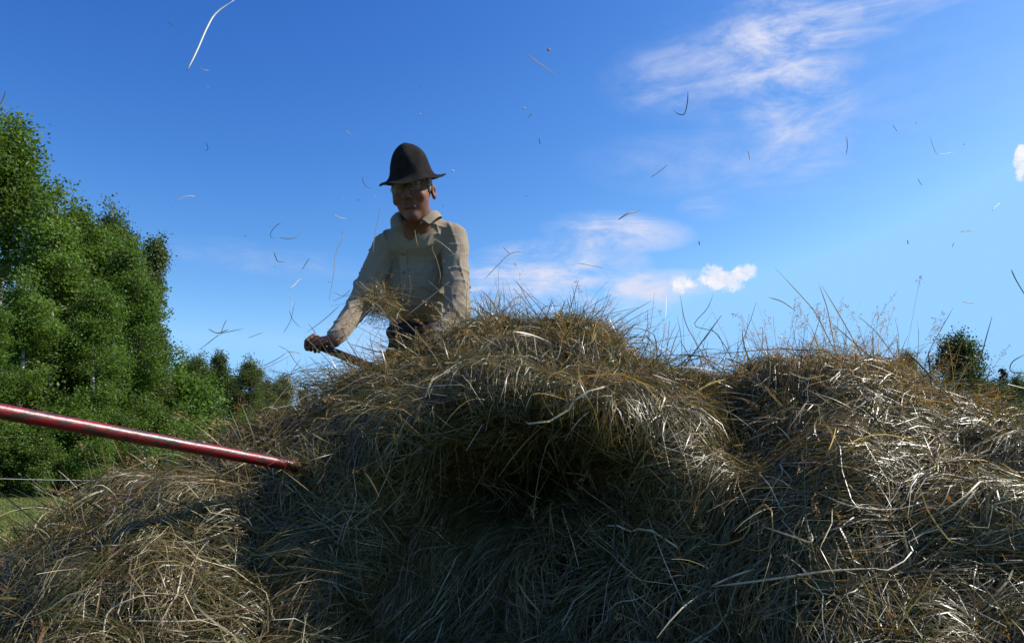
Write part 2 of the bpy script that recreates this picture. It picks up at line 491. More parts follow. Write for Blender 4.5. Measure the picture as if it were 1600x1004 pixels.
HEAPS = {}
heap_info = [("left", -9999, 520), ("mid", 520, 1130), ("right", 1130, 9999)]
labels = {
 "left": "low hay heap sloping down to the meadow below the red pole, pale combed straw",
 "mid": "tall middle hay heap with a dark hollow in its front, before the man",
 "right": "broad hay heap with tall seed stalks on its crest, below the round dark tree",
}
for key, lo, hi in heap_info:
    ix = np.where((up >= lo) & (up < hi))[0]
    i0, i1 = ix[0], min(ix[-1] + 1, NU - 1)
    sub = G[i0:i1 + 1] + np.array([0, 0.045, -0.035])
    nu = sub.shape[0]
    base = np.array([sub[nu // 2, NT // 2, 0], sub[nu // 2, NT // 2, 1], 0.0])
    root = empty("hay_heap", base)
    tag(root, labels[key], "hay heap", "heaps of cut hay")
    q = (np.arange(nu - 1)[:, None] * NT + np.arange(NT - 1)[None, :]).ravel()
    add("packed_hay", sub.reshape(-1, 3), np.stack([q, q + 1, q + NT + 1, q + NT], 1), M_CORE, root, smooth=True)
    HEAPS[key] = dict(root=root, lo=lo, hi=hi, bag=Bag(), seeds=Bag())

def emit(P, Wd, C, N, which, u, flat=0.8):
    px = np.interp(u, np.arange(NU), up)
    for key, h in HEAPS.items():
        m = (px >= h["lo"]) & (px < h["hi"])
        if m.any():
            h[which].put(*ribbons(P[m], Wd[m], C[m], None if N is None else N[m], flat))

taper = np.array([.75, 1, 1, 1, .95, .8, .25])
# 1) swathes: bundles of nearly parallel stalks
NB = 2300
bu, bt = sample(NB)
ba = flow_angle(bu, bt) + rng.normal(size=NB) * 0.6
U, T_, A, Lh, CB, L0, BW = [], [], [], [], [], [], []
for k in range(NB):
    n = int(rng.integers(16, 48))
    lu = np.linalg.norm(GU[int(min(bu[k], NU - 1)), int(min(bt[k], NT - 1))]); lt = np.linalg.norm(GT[int(min(bu[k], NU - 1)), int(min(bt[k], NT - 1))])
    sp = rng.uniform(0.02, 0.06)
    U.append(bu[k] + rng.normal(size=n) * sp / lu); T_.append(bt[k] + rng.normal(size=n) * sp / lt)
    A.append(ba[k] + rng.normal(size=n) * rng.uniform(0.06, 0.40))
    Lh.append(rng.uniform(0.12, 0.42, n) * (1.5 if 520 < up[int(min(bu[k], NU - 1))] < 900 else 1)); 
    bpx = up[int(min(bu[k], NU - 1))]
    w_ = PW * (np.array([1.2, 1, .7, .6, 2.2, .8, .7]) if bpx < 500 else np.array([.8, 1.2, 1.5, 1.3, .5, .9, 1.3]) if bpx < 1130 else np.array([1.3, 1, .8, .7, 1.2, 1.9, 1]))
    CB.append(np.repeat(PAL[rng.choice(len(PAL), p=w_ / w_.sum())][None], n, 0))
    L0.append(rng.uniform(0.0, 0.035) + rng.uniform(-0.005, 0.015, n))
U, T_, A, Lh, L0 = map(np.concatenate, (U, T_, A, Lh, L0)); CB = np.concatenate(CB)
P, Nn = strands(U, T_, A, Lh, 7, L0, L0 + rng.normal(size=len(U)) * 0.02)
P[:, :, :] += (rng.normal(size=(len(U), 7, 3)) * 0.0009)
Wd = rng.gamma(2.4, 0.00054, len(U))[:, None] * taper[None] + 0.0004
emit(P, Wd, colours(len(U), CB), Nn[:, 3], "bag", U)
# 2) tangled loose stalks in every direction
n = 38000
u, t = sample(n)
a = flow_angle(u, t) + rng.normal(size=n) * 0.9
L0 = rng.uniform(0.0, 0.05, n)
P, Nn = strands(u, t, a, rng.uniform(0.05, 0.30, n), 7, L0, L0 + rng.normal(size=n) * 0.035)
P += rng.normal(size=P.shape) * 0.0010
Wd = rng.gamma(2.1, 0.0005, n)[:, None] * taper[None] + 0.0004
emit(P, Wd, colours(n), Nn[:, 3], "bag", u)
# 3) curled leaf scraps that fill the gaps
n = 34000
u, t = sample(n)
a = rng.uniform(0, 2 * math.pi, n)
L0 = rng.uniform(-0.005, 0.04, n)
P, Nn = strands(u, t, a, rng.uniform(0.015, 0.09, n), 5, L0, L0 + rng.normal(size=n) * 0.02)
P += rng.normal(size=P.shape) * 0.003
Wd = rng.gamma(2.3, 0.00065, n)[:, None] * np.array([.4, 1, 1, .8, .1])[None] + 0.0004
emit(P, Wd, colours(n), None, "bag", u)
# 4) stalks standing out of the surface, most along the crest
def outward(u, t, L, K, spread, lean=(0, 0, 0.35), droop=0.6):
    n = len(u)
    p = bil(G, u, t); nn_ = unit(bil(GN, u, t))
    d = unit(nn_ + rng.normal(size=(n, 3)) * spread + np.array(lean))
    s = np.linspace(0, 1, K)[None, :, None]
    side = unit(np.cross(d, rng.normal(size=(n, 3))))
    P = p[:, None] + d[:, None] * s * L[:, None, None] + side[:, None] * (s ** 2) * (L * rng.normal(size=n) * 0.22)[:, None, None]
    P[:, :, 2] -= (droop * L * rng.random(n))[:, None] * (s[..., 0] ** 2)
    return P
tcrest = np.argmax(G[:, :, 2], axis=1)
wcrest = np.exp(-((np.arange(NT)[None, :] - tcrest[:, None] - 3) / 9.0) ** 2) * area * np.where((PXg > -250) & (PXg < 1850), 1, .1)
n = 9000
u, t = sample(n, w=wcrest)
L = rng.gamma(2.0, 0.044, n) * np.interp(np.interp(u, np.arange(NU), up), [100, 420, 540, 575, 650, 700], [.45, 1, 1, .5, .5, 1])
P = outward(u, t, L, 7, 0.75)
Wd = rng.uniform(0.0005, 0.0017, n)[:, None] * taper[None]
emit(P, Wd, colours(n), None, "bag", u)
n = 7500
u, t = sample(n)
L = rng.gamma(2.2, 0.035, n)
P = outward(u, t, L, 7, 0.9, (0, -.1, 0.1), 0.9)
Wd = rng.uniform(0.0006, 0.0024, n)[:, None] * taper[None]
emit(P, Wd, colours(n), None, "bag", u)
# ragged tufts pushed out of the heap, thickest along the crest
NTF = 800
fu, ft = sample(NTF, w=wcrest + 0.10 * wgt)
for k in range(NTF):
    n = int(rng.integers(10, 34)); o_n = np.ones(n)
    u = fu[k] + rng.normal(size=n) * 1.2; t = ft[k] + rng.normal(size=n) * 1.0
    P = outward(u, t, rng.gamma(5, .024, n), 7, 0.0, tuple(rng.normal(size=3) * np.array([.9, .6, .5])), .9)
    P += (np.linspace(0, 1, 7)[None, :, None] * rng.normal(size=(n, 1, 3)) * .030)
    Wd = rng.gamma(2.6, 0.0006, n)[:, None] * taper[None] + .0004
    emit(P, Wd, colours(n, PAL[rng.choice(len(PAL), p=PW)]), None, "bag", u)
# broad flat blades, some broken
n = 2200
u, t = sample(n)
L0 = rng.uniform(0.01, 0.06, n)
P, Nn = strands(u, t, flow_angle(u, t) + rng.normal(size=n) * .9, rng.uniform(0.08, 0.34, n), 7, L0, L0 + rng.normal(size=n) * 0.03)
kink = rng.random(n) < .4
P[kink, 4:] += (rng.normal(size=(kink.sum(), 1, 3)) * .018) * np.array([.4, 1.0, 1.7])[None, :, None]
emit(P, rng.uniform(0.0022, 0.0048, n)[:, None] * taper[None], colours(n) * 1.1, Nn[:, 3], "bag", u)
# 5) grass panicles: thin branchlets with spikelets
def panicles(stems, tone, nb=16, spread=0.03):
    """stems (n,K,3): returns branchlets (m,3,3), spikelets (q,3,3), owner index"""
    n, K, _ = stems.shape
    br, sp, own1, own2 = [], [], [], []
    tdir = unit(stems[:, -1] - stems[:, -2])
    top = stems[:, -1]
    Lp = rng.uniform(0.05, 0.12, n)
    for b in range(nb):
        s = rng.random(n)
        p = top - tdir * (s * Lp)[:, None]
        d = unit(tdir * 1.0 + rng.normal(size=(n, 3)) * 0.8)
        l = (0.008 + spread * s * rng.random(n))
        e = p + d * l[:, None]
        br.append(np.stack([p, (p + e) / 2 + rng.normal(size=(n, 3)) * .001, e], 1)); own1.append(np.arange(n))
        for q in range(2):
            f = rng.uniform(0.5, 1.05, n)[:, None]
            c = p * (1 - f) + e * f + rng.normal(size=(n, 3)) * .002
            dd = unit(d + rng.normal(size=(n, 3)) * .6)
            h = rng.uniform(.002, .0042, n)[:, None]
            sp.append(np.stack([c - dd * h, c, c + dd * h], 1)); own2.append(np.arange(n))
    return np.concatenate(br), np.concatenate(sp), np.concatenate(own1), np.concatenate(own2)
def seed_heads(u, t, L, spread, lean, droop, nb=16, sp=0.03):
    n = len(u)
    P = outward(u, t, L, 7, spread, lean, droop)
    C = np.array([[.40, .25, .13]]) * rng.uniform(.6, 1.3, (n, 1)) + rng.uniform(0, .08, (n, 1)) * np.array([[1, .9, .3]])
    emit(P, np.full((n, 7), 0.0009), C, None, "seeds", u)
    br, spk, o1, o2 = panicles(P, None, nb, sp)
    emit(br, np.full((len(br), 3), 0.0005), C[o1], None, "seeds", u[o1])
    emit(spk, np.array([[.0002, 1, .0002]]) * rng.uniform(.0012, .0024, (len(spk), 1)), C[o2] * rng.uniform(.8, 1.4, (len(o2), 1)), None, "seeds", u[o2])
n = 1300
u, t = sample(n, w=wcrest); seed_heads(u, t, rng.gamma(3, 0.035, n), 0.7, (0, 0, .5), .6)
n = 2600
u, t = sample(n); seed_heads(u, t, rng.gamma(2, 0.02, n) + .01, 0.9, (0, -.1, 0), .8, 14, .022)
n = 170
wr = wcrest * ((PXg > 1200) & (PXg < 1460))
u, t = sample(n, w=wr); seed_heads(u, t, rng.gamma(3, 0.045, n), 0.5, (-.1, 0, .9), .3)

# broad weed leaves caught in the right heap
n = 46
c = np.stack([surf(px, py, .05) for px, py in zip(rng.normal(1500, 45, n), rng.normal(748, 18, n))])
d = unit(rng.normal(size=(n, 3)) * np.array([1, .5, .8])); Ls = rng.uniform(.02, .05, n)
sl = np.linspace(-.5, .5, 5)[None, :, None]
P = c[:, None] + d[:, None] * sl * Ls[:, None, None] + unit(rng.normal(size=(n, 3)))[:, None] * (sl ** 2) * (Ls * .5)[:, None, None]
lc = np.where(rng.random((n, 1)) < .35, np.array([[.30, .13, .03]]), np.array([[.10, .15, .025]]))
HEAPS["right"]["bag"].put(*ribbons(P, rng.uniform(.006, .013, n)[:, None] * np.array([[.2, .9, 1, .7, .05]]), lc))
# loose hay lying over the end of the red pole
n = 300
c = at(496, 728, 2.10) + rng.normal(size=(n, 3)) * np.array([.05, .04, .03])
d = unit(rng.normal(size=(n, 3)) * np.array([1, .6, .8]))
Ls = rng.gamma(2.2, .035, n) + .03
sq = np.linspace(-.5, .5, 7)[None, :, None]
P = c[:, None] + d[:, None] * sq * Ls[:, None, None] + unit(rng.normal(size=(n, 3)))[:, None] * (sq ** 2) * (Ls * .5)[:, None, None]
HEAPS["left"]["bag"].put(*ribbons(P, rng.uniform(.0007, .0026, n)[:, None] * taper[None], colours(n)))
for key, h in HEAPS.items():
    o = h["bag"].build("straw", M_STRAW, h["root"]); o["kind"] = "stuff"
    o = h["seeds"].build("seed_heads", M_STRAW, h["root"]); o["kind"] = "stuff"

# single stalks that stand out of the heaps, each a part of its heap
PALE, TAN, GRN, DRK, ORG = (.62, .56, .42), (.42, .32, .16), (.17, .20, .06), (.11, .09, .05), (.5, .3, .08)
def blade(pts, w, col, name, parent=None, loc=None, k=14, tip=(.5, .15)):
    P = smooth_path(pts, k)
    wid = np.interp(np.linspace(0, 1, k), [0, .15, .8, 1], [tip[0], 1, .9, tip[1]]) * w
    V, Fc = tube(P, wid * 0.5, 5)
    V = np.array(V)
    c = np.repeat(np.array([col]) * np.interp(np.linspace(0, 1, k), [0, .5, 1], [.85, 1.1, .9])[:, None], 5, axis=0)
    return add(name, V, Fc, M_STRAW, parent, loc, smooth=True, color=c)
STALKS = [  # heap, photo points, lift at the first point's end, width m, colour
 ("mid", [(1165, 602), (1112, 570), (1085, 530), (1070, 500), (1062, 455)], .003, TAN, 2.35),
 ("mid", [(1135, 556), (1120, 520), (1085, 508), (1105, 482), (1115, 458)], .0022, DRK, 2.3),
 ("right", [(1318, 570), (1300, 540), (1275, 490), (1250, 460), (1210, 417)], .003, TAN, 2.3),
 ("right", [(1310, 570), (1300, 520), (1292, 480), (1278, 440)], .003, TAN, 2.32),
 ("right", [(1240, 483), (1222, 471), (1200, 464)], .003, TAN, 2.1),
 ("right", [(1440, 620), (1448, 560), (1470, 515), (1491, 478)], .0022, GRN, 2.2),
 ("right", [(1456, 610), (1453, 575), (1450, 546)], .004, DRK, 2.15),
 ("right", [(1520, 660), (1475, 610), (1440, 572), (1412, 545)], .0055, DRK, 2.15),
 ("right", [(1606, 582), (1580, 580), (1582, 565), (1604, 552)], .003, GRN, 2.0),
 ("right", [(1188, 600), (1190, 555), (1192, 515), (1185, 513)], .003, PALE, 2.3),
 ("right", [(1300, 552), (1220, 545), (1150, 550), (1105, 553)], .003, TAN, 2.25),
 ("right", [(1310, 570), (1290, 548), (1240, 546), (1200, 540)], .003, DRK, 2.2),
 ("right", [(1400, 560), (1370, 520), (1340, 492)], .0022, GRN, 2.2),
 ("mid", [(1060, 590), (1040, 560), (1010, 525), (1025, 540)], .003, GRN, 2.3),
 ("mid", [(920, 560), (912, 520), (895, 485), (890, 455)], .003, GRN, 2.45),
 ("mid", [(1000, 570), (985, 540), (965, 515), (975, 500)], .0028, TAN, 2.4),
]
for key, pts, w, col, Y in STALKS:
    blade([at(px, py, Y) for px, py in pts], w, col, "grass_stalk", HEAPS[key]["root"])
FRONT = [
 ("right", [(1112, 916), (1200, 905), (1290, 892), (1372, 887)], .0048, PALE, .05),
 ("right", [(1113, 914), (1150, 898), (1180, 888)], .005, PALE, .06),
 ("right", [(1092, 840), (1122, 852), (1165, 838), (1172, 812), (1190, 788), (1206, 800), (1204, 850), (1180, 860), (1145, 848)], .004, ORG, .06),
 ("right", [(1192, 822), (1240, 838), (1268, 846), (1266, 826)], .0042, PALE, .06),
 ("left", [(205, 969), (290, 970), (350, 963), (420, 952)], .004, PALE, .05),
 ("left", [(160, 1000), (170, 955), (215, 932), (245, 930)], .0035, PALE, .05),
 ("left", [(280, 852), (330, 838), (380, 815), (400, 802)], .004, PALE, .05),
 ("left", [(150, 890), (200, 850), (250, 835)], .0038, PALE, .05),
 ("left", [(285, 905), (320, 850), (350, 830)], .0038, PALE, .05),
 ("mid", [(640, 662), (560, 662), (480, 672)], .003, PALE, .05),
 ("mid", [(640, 640), (700, 602), (760, 585)], .005, TAN, .06),
 ("mid", [(675, 822), (690, 838), (705, 850)], .004, PALE, .06),
 ("mid", [(882, 738), (905, 740), (926, 746)], .005, TAN, .3),
 ("mid", [(790, 860), (830, 790), (870, 720)], .003, GRN, .3),
 ("right", [(1010, 800), (1040, 880), (1072, 950)], .0028, PALE, .06),
 ("right", [(1060, 668), (1160, 690), (1220, 700)], .0035, PALE, .05),
 ("right", [(1270, 675), (1350, 680), (1450, 700)], .0045, PALE, .05),
 ("right", [(1360, 745), (1390, 700), (1415, 672)], .0055, TAN, .07),
 ("right", [(1280, 770), (1330, 790), (1400, 795), (1465, 777)], .0038, PALE, .05),
 ("right", [(1390, 600), (1450, 640), (1520, 700)], .004, TAN, .05),
]
for key, pts, w, col, lift in FRONT:
    blade([surf(px, py, lift) for px, py in pts], w, col, "bent_straw", HEAPS[key]["root"])

# ------------------------------------------------------------------ solid modelling by smooth distance fields
class Prim:
    def __init__(self, kind, args, k=0.01, sub=False):
        self.kind, self.args, self.k, self.sub = kind, args, k, sub
def cap(a, b, ra, rb=None, k=0.012, sub=False):
    return Prim('cap', (np.asarray(a, float), np.asarray(b, float), ra, ra if rb is None else rb), k, sub)
def ell(c, r, rot=None, k=0.012, sub=False):
    return Prim('ell', (np.asarray(c, float), np.asarray(r, float), np.eye(3) if rot is None else np.asarray(rot)), k, sub)
def half(p, n, k=0.004):
    return Prim('half', (np.asarray(p, float), unit(np.asarray(n, float))), k, True)

def bounds(prims):
    lo, hi = np.full(3, 1e9), np.full(3, -1e9)
    for p in prims:
        if p.sub: continue
        if p.kind == 'cap':
            a, b, ra, rb = p.args
            lo = np.minimum(lo, np.minimum(a - ra, b - rb)); hi = np.maximum(hi, np.maximum(a + ra, b + rb))
        else:
            c, r, _ = p.args; lo = np.minimum(lo, c - r.max()); hi = np.maximum(hi, c + r.max())
    return lo - .03, hi + .03

def field(prims, h, warp=None):
    lo, hi = bounds(prims)
    n = np.ceil((hi - lo) / h).astype(int) + 1
    D = np.full(n, 0.06, np.float32)
    ax = [lo[i] + h * np.arange(n[i]) for i in range(3)]
    for p in prims:
        m = p.k * 1.5 + 0.045
        if p.kind == 'half':
            i0, i1 = np.zeros(3, int), n
        else:
            if p.kind == 'cap':
                a, b, ra, rb = p.args; bl = np.minimum(a - ra, b - rb) - m; bh = np.maximum(a + ra, b + rb) + m
            else:
                c, r, rt = p.args; bl = c - r.max() - m; bh = c + r.max() + m
            i0 = np.clip(((bl - lo) / h).astype(int), 0, n); i1 = np.clip(((bh - lo) / h).astype(int) + 1, 0, n)
        if (i1 <= i0).any(): continue
        X, Y, Z = np.meshgrid(*[ax[i][i0[i]:i1[i]] for i in range(3)], indexing='ij')
        q = np.stack([X, Y, Z], -1)
        if p.kind == 'cap':
            a, b, ra, rb = p.args; ab = b - a
            s = np.clip(((q - a) @ ab) / max(ab @ ab, 1e-9), 0, 1)
            d = np.linalg.norm(q - a - s[..., None] * ab, axis=-1) - (ra + (rb - ra) * s)
        elif p.kind == 'ell':
            c, r, rt = p.args
            l = (q - c) @ rt
            k0 = np.linalg.norm(l / r, axis=-1); k1 = np.linalg.norm(l / (r * r), axis=-1)
            d = k0 * (k0 - 1) / np.maximum(k1, 1e-6)
        else:
            pt, nr = p.args; d = -((q - pt) @ nr)       # removes the side the normal points to
        sl = tuple(slice(i0[i], i1[i]) for i in range(3))
        o = D[sl]; k = max(p.k, 1e-5)
        if p.sub:
            hh = np.clip(0.5 - 0.5 * (o + d) / k, 0, 1)
            D[sl] = o * (1 - hh) + (-d) * hh + k * hh * (1 - hh)
        else:
            hh = np.clip(0.5 + 0.5 * (o - d) / k, 0, 1)
            D[sl] = o * (1 - hh) + d * hh - k * hh * (1 - hh)
    if warp is not None:
        X, Y, Z = np.meshgrid(*ax, indexing='ij')
        D = D + warp(X, Y, Z).astype(np.float32)
    return D, lo

def nets(D, lo, h):
    """surface nets: quads through the zero level of the field"""
    s = D < 0
    n = np.array(D.shape)
    C = [(i, j, k) for i in (0, 1) for j in (0, 1) for k in (0, 1)]
    def cs(A, c): return A[c[0]:n[0] - 1 + c[0], c[1]:n[1] - 1 + c[1], c[2]:n[2] - 1 + c[2]]
    cnt = sum(cs(s, c).astype(np.int8) for c in C)
    mask = (cnt > 0) & (cnt < 8)
    idx = np.full(mask.shape, -1, np.int64); cells = np.argwhere(mask); idx[mask] = np.arange(len(cells))
    acc = np.zeros((len(cells), 3)); num = np.zeros(len(cells))
    vals = {c: D[cells[:, 0] + c[0], cells[:, 1] + c[1], cells[:, 2] + c[2]] for c in C}
    for c in C:
        for ax in range(3):
            if c[ax]: continue
            e = list(c); e[ax] = 1; e = tuple(e)
            a, b_ = vals[c], vals[e]
            m = (a < 0) != (b_ < 0)
            tt = np.where(m, a / np.where(m, a - b_, 1), 0)
            pos = np.array(c, float)[None] + np.eye(3)[ax][None] * tt[:, None]
            acc[m] += pos[m]; num[m] += 1
    V = lo + h * (cells + acc / num[:, None])
    Q = []
    for ax in range(3):
        o1, o2 = [a for a in range(3) if a != ax]
        sl0 = [slice(None)] * 3; sl1 = [slice(None)] * 3
        sl0[ax] = slice(0, -1); sl1[ax] = slice(1, None)
        A, B = s[tuple(sl0)], s[tuple(sl1)]
        e = np.argwhere(A != B)
        e = e[(e[:, o1] > 0) & (e[:, o2] > 0) & (e[:, o1] < n[o1] - 1) & (e[:, o2] < n[o2] - 1)]
        ins = A[e[:, 0], e[:, 1], e[:, 2]]
        quad = []
        for d1, d2 in ((-1, -1), (0, -1), (0, 0), (-1, 0)):
            c = e.copy(); c[:, o1] += d1; c[:, o2] += d2
            quad.append(idx[c[:, 0], c[:, 1], c[:, 2]])
        quad = np.stack(quad, 1)
        flip = ins if ax != 1 else ~ins
        quad[~flip] = quad[~flip][:, ::-1]
        Q.append(quad)
    return V, np.concatenate(Q)

def solid(name, prims, h, mat, parent=None, loc=None, warp=None, paint=None):
    D, lo = field(prims, h, warp)
    V, Q = nets(D, lo, h)
    col = paint(V) if paint else None
    return add(name, V, Q, mat, parent, loc, smooth=True, color=col)

# ------------------------------------------------------------------ the man
def rotm(rx, ry, rz):
    return np.array((Matrix.Rotation(rz, 3, 'Z') @ Matrix.Rotation(ry, 3, 'Y') @ Matrix.Rotation(rx, 3, 'X')))
HC = at(645, 299, 3.08)                                   # head centre
HR = rotm(R(11), R(-6), R(-9))                              # nod towards the viewer, slight tilt and turn
HS = 1.07
def hp(x, y, z): return HC + HR @ (np.array([x, y, z]) * HS)
pelvis, waist, chest = at(664, 552, 3.46), at(652, 508, 3.40), at(652, 432, 3.30)
uch, neckb = at(655, 374, 3.24), at(652, 347, 3.19)
shR, elR, wrR = at(603, 386, 3.24), at(560, 478, 3.14), at(520, 532, 2.96)
shL, elL, wrL = at(709, 371, 3.24), at(716, 488, 3.08), at(640, 580, 2.86)
hipR, hipL = pelvis + np.array([-.085, 0, -.03]), pelvis + np.array([.085, 0.02, -.03])
FOOT_Z = 0.98
knR, knL = hipR + np.array([-.06, -.10, -.42]), hipL + np.array([.05, -.04, -.42])
anR, anL = np.array([knR[0] - .01, knR[1] + .10, FOOT_Z + .08]), np.array([knL[0] + .02, knL[1] + .12, FOOT_Z + .08])
BASE = np.array([pelvis[0], pelvis[1], FOOT_Z])
# tool handle
th0, th1 = at(482, 534, 2.93), at(580, 573, 2.87)
hdir = unit(th1 - th0)
gripR = at(499, 541, 2.93); gripR = th0 + hdir * np.dot(gripR - th0, hdir)
gripL = th0 + hdir * (np.dot(at(634, 596, 2.82) - th0, hdir))
wrL = gripL + np.array([.050, .05, .080])
def hand(grip, wrist, ax, front):
    """fist closed round a bar: palm, four fingers of unequal length, thumb from the palm's side"""
    pr = []
    e1 = wrist - grip; e1 = unit(e1 - ax * np.dot(e1, ax)); e2 = unit(np.cross(ax, e1))
    if np.dot(e2, front) < 0: e2 = -e2
    pc = grip + e1 * 0.026 - e2 * 0.004
    pr.append(ell(pc, (.043, .019, .030), np.stack([ax, e2, e1], 1), .008))
    pr.append(cap(wrist, pc + e1 * .01, .024, .024, .012))
    for i, (s, rr, end) in enumerate(((.031, .0090, 205), (.0105, .0096, 225), (-.010, .0092, 220), (-.030, .0080, 195))):
        rad = .0245
        angs = np.radians(np.linspace(25, end, 6))
        pts = [grip + ax * (s + .002 * j) + (e1 * math.cos(t) + e2 * math.sin(t)) * (rad + (.005 if j in (1, 3) else 0)) for j, t in enumerate(angs)]
        for j in range(5): pr.append(cap(pts[j], pts[j + 1], rr * (1 - .04 * j), rr * (1 - .04 * (j + 1)), .0018))
    s0 = pc + ax * .036 + e2 * .004
    tp = [s0, grip + ax * .044 + e1 * .008 - e2 * .018, grip + ax * .038 - e1 * .016 - e2 * .019, grip + ax * .030 - e1 * .026 - e2 * .006]
    for j in range(3): pr.append(cap(tp[j], tp[j + 1], .0115 - .001 * j, .0105 - .001 * j, .004))
    return pr
FRONT_V = np.array([0, -1.0, 0.2])

body = []
# head
body += [ell(hp(0, .012, .035), (.074, .094, .098), HR, .02), ell(hp(0, -.028, -.028), (.066, .066, .082), HR, .02),
         ell(hp(0, -.016, -.070), (.047, .058, .050), HR, .022), ell(hp(0, -.056, -.104), (.027, .030, .024), HR, .018),
         cap(hp(-.036, -.080, .014), hp(.036, -.080, .014), .011, k=.012),
         ell(hp(.040, -.066, -.032), (.023, .022, .022), HR, .012), ell(hp(-.040, -.066, -.032), (.023, .022, .022), HR, .012)]
for sx in (-1, 1):
    body.append(ell(hp(.031 * sx, -.096, -.002), (.019, .016, .012), HR, .008, True))
    body.append(ell(hp(.031 * sx, -.078, -.003), (.0135, .0125, .0125), HR, .002))
    body.append(cap(hp(.018 * sx, -.0895, .0040), hp(.044 * sx, -.0845, .002), .0044, k=.003))
    body.append(cap(hp(.020 * sx, -.0890, -.0095), hp(.042 * sx, -.0835, -.0085), .0040, k=.004))
    body.append(cap(hp(.020 * sx, -.100, -.038), hp(.033 * sx, -.090, -.068), .0045, k=.006, sub=True))
    body.append(ell(hp(.012 * sx, -.104, -.040), (.0085, .009, .007), HR, .006))
    body.append(ell(hp(.079 * sx, .014, -.012), (.010, .021, .031), HR, .008))
    body.append(ell(hp(.086 * sx, .004, -.010), (.006, .010, .016), HR, .004, True))
body += [cap(hp(0, -.090, .006), hp(0, -.116, -.034), .0075, .0125, k=.009),
         cap(hp(-.020, -.088, -.0585), hp(.020, -.088, -.0585), .0050, k=.008), cap(hp(-.017, -.0865, -.074), hp(.017, -.0865, -.074), .0060, k=.008),
         cap(hp(-.016, -.0950, -.0660), hp(.016, -.0950, -.0660), .0042, k=.003, sub=True), cap(hp(-.016, -.0950, -.0660), hp(-.026, -.088, -.0615), .0034, k=.003, sub=True), cap(hp(.016, -.0950, -.0660), hp(.026, -.088, -.0615), .0034, k=.003, sub=True)]
for p_h in body:
    if p_h.kind == 'ell': p_h.args = (p_h.args[0], p_h.args[1] * HS, p_h.args[2])
    else: p_h.args = (p_h.args[0], p_h.args[1], p_h.args[2] * HS, p_h.args[3] * HS)
# neck, trunk, limbs
body += [cap(hp(0, .03, -.07), neckb, .056, .060, .02), cap(neckb, uch, .066, .085, .03), cap(neckb + np.array([0, .03, -.02]), shR, .035, .04, .03), cap(neckb + np.array([0, .03, -.02]), shL, .035, .04, .03), ell(chest, (.135, .095, .15), None, .04), ell(uch + np.array([0, 0.01, -.02]), (.16, .085, .075), None, .04),
         ell(waist, (.125, .095, .12), None, .04), ell(pelvis, (.14, .10, .11), None, .04)]
for sh, el, wr in ((shR, elR, wrR), (shL, elL, wrL)):
    body += [ell(sh, (.052, .052, .055), None, .03), cap(sh, el, .046, .037, .02), cap(el, wr, .037, .025, .015)]
for hi_, kn, an in ((hipR, knR, anR), (hipL, knL, anL)):
    body += [cap(hi_, kn, .075, .052, .03), cap(kn, an, .052, .036, .02), cap(an, an + np.array([0, -.15, -.045]), .036, .03, .02)]
body += hand(gripR, wrR, -hdir, FRONT_V) + hand(gripL, wrL, -hdir, FRONT_V)

def skin_paint(V):
    L = (V - HC) @ HR / HS
    c = np.repeat(np.array([[.175, .076, .048]]), len(V), 0)
    nz = np.array([mnoise.noise(Vector(p) * 45) for p in V]); c *= (1 + .16 * nz)[:, None]
    red = np.exp(-(((np.abs(L[:, 0]) - .04) / .02) ** 2 + ((L[:, 2] + .035) / .02) ** 2)) * (L[:, 1] < -.03) + np.exp(-((L[:, 0] / .014) ** 2 + ((L[:, 2] + .035) / .012) ** 2)) * (L[:, 1] < -.09)
    c = c * (1 - red[:, None] * np.array([[0, .3, .3]]))
    front = L[:, 1] < -.06
    lips = front & (np.abs(L[:, 0]) < .023) & ((np.abs(L[:, 2] + .058) < .006) | (np.abs(L[:, 2] + .075) < .006))
    c[lips] = (.13, .052, .038)
    teeth = front & (np.abs(L[:, 0]) < .016) & (np.abs(L[:, 2] + .0655) < .0026)
    c[teeth] = (.10, .065, .05)
    for sx in (-1, 1):
        dx, dz = L[:, 0] - .031 * sx, L[:, 2] + .003
        e = front & (np.abs(dx) < .012) & (np.abs(dz) < .0040); c[e] = (.13, .095, .08)
        ir = front & (dx ** 2 + dz ** 2 < .0050 ** 2); c[ir] = (.05, .04, .035)
        br = front & (np.abs(dx) < .018) & (np.abs(L[:, 2] - .017) < .005); c[br] = (.30, .27, .24)
    stub = (L[:, 1] < .02) & (L[:, 2] < -.045) & (L[:, 2] > -.13) & ~lips & ~teeth
    c[stub] = c[stub] * .93 + np.array([.006, .006, .006])
    return c
m_skin, t, o_ = nodes("skin")
an_ = t.nodes.new("ShaderNodeAttribute"); an_.attribute_name = "tint"
p_ = principled(t, Roughness=0.6); p_.inputs["Specular IOR Level"].default_value = 0.22
p_.inputs["Subsurface Weight"].default_value = 0.08; p_.inputs["Subsurface Radius"].default_value = (.01, .004, .002); p_.inputs["Subsurface Scale"].default_value = 0.5
t.links.new(an_.outputs["Color"], p_.inputs["Base Color"])
nb_ = t.nodes.new("ShaderNodeTexNoise"); nb_.inputs["Scale"].default_value = 220; bb_ = t.nodes.new("ShaderNodeBump"); bb_.inputs["Strength"].default_value = .25; bb_.inputs["Distance"].default_value = .002
t.links.new(nb_.outputs["Fac"], bb_.inputs["Height"]); t.links.new(bb_.outputs[0], p_.inputs["Normal"]); t.links.new(p_.outputs[0], o_.inputs[0])
person = solid("person", body, 0.0035, m_skin, None, BASE, paint=skin_paint)
tag(person, "man in a black felt hat and beige checked shirt bending over the hay", "person")

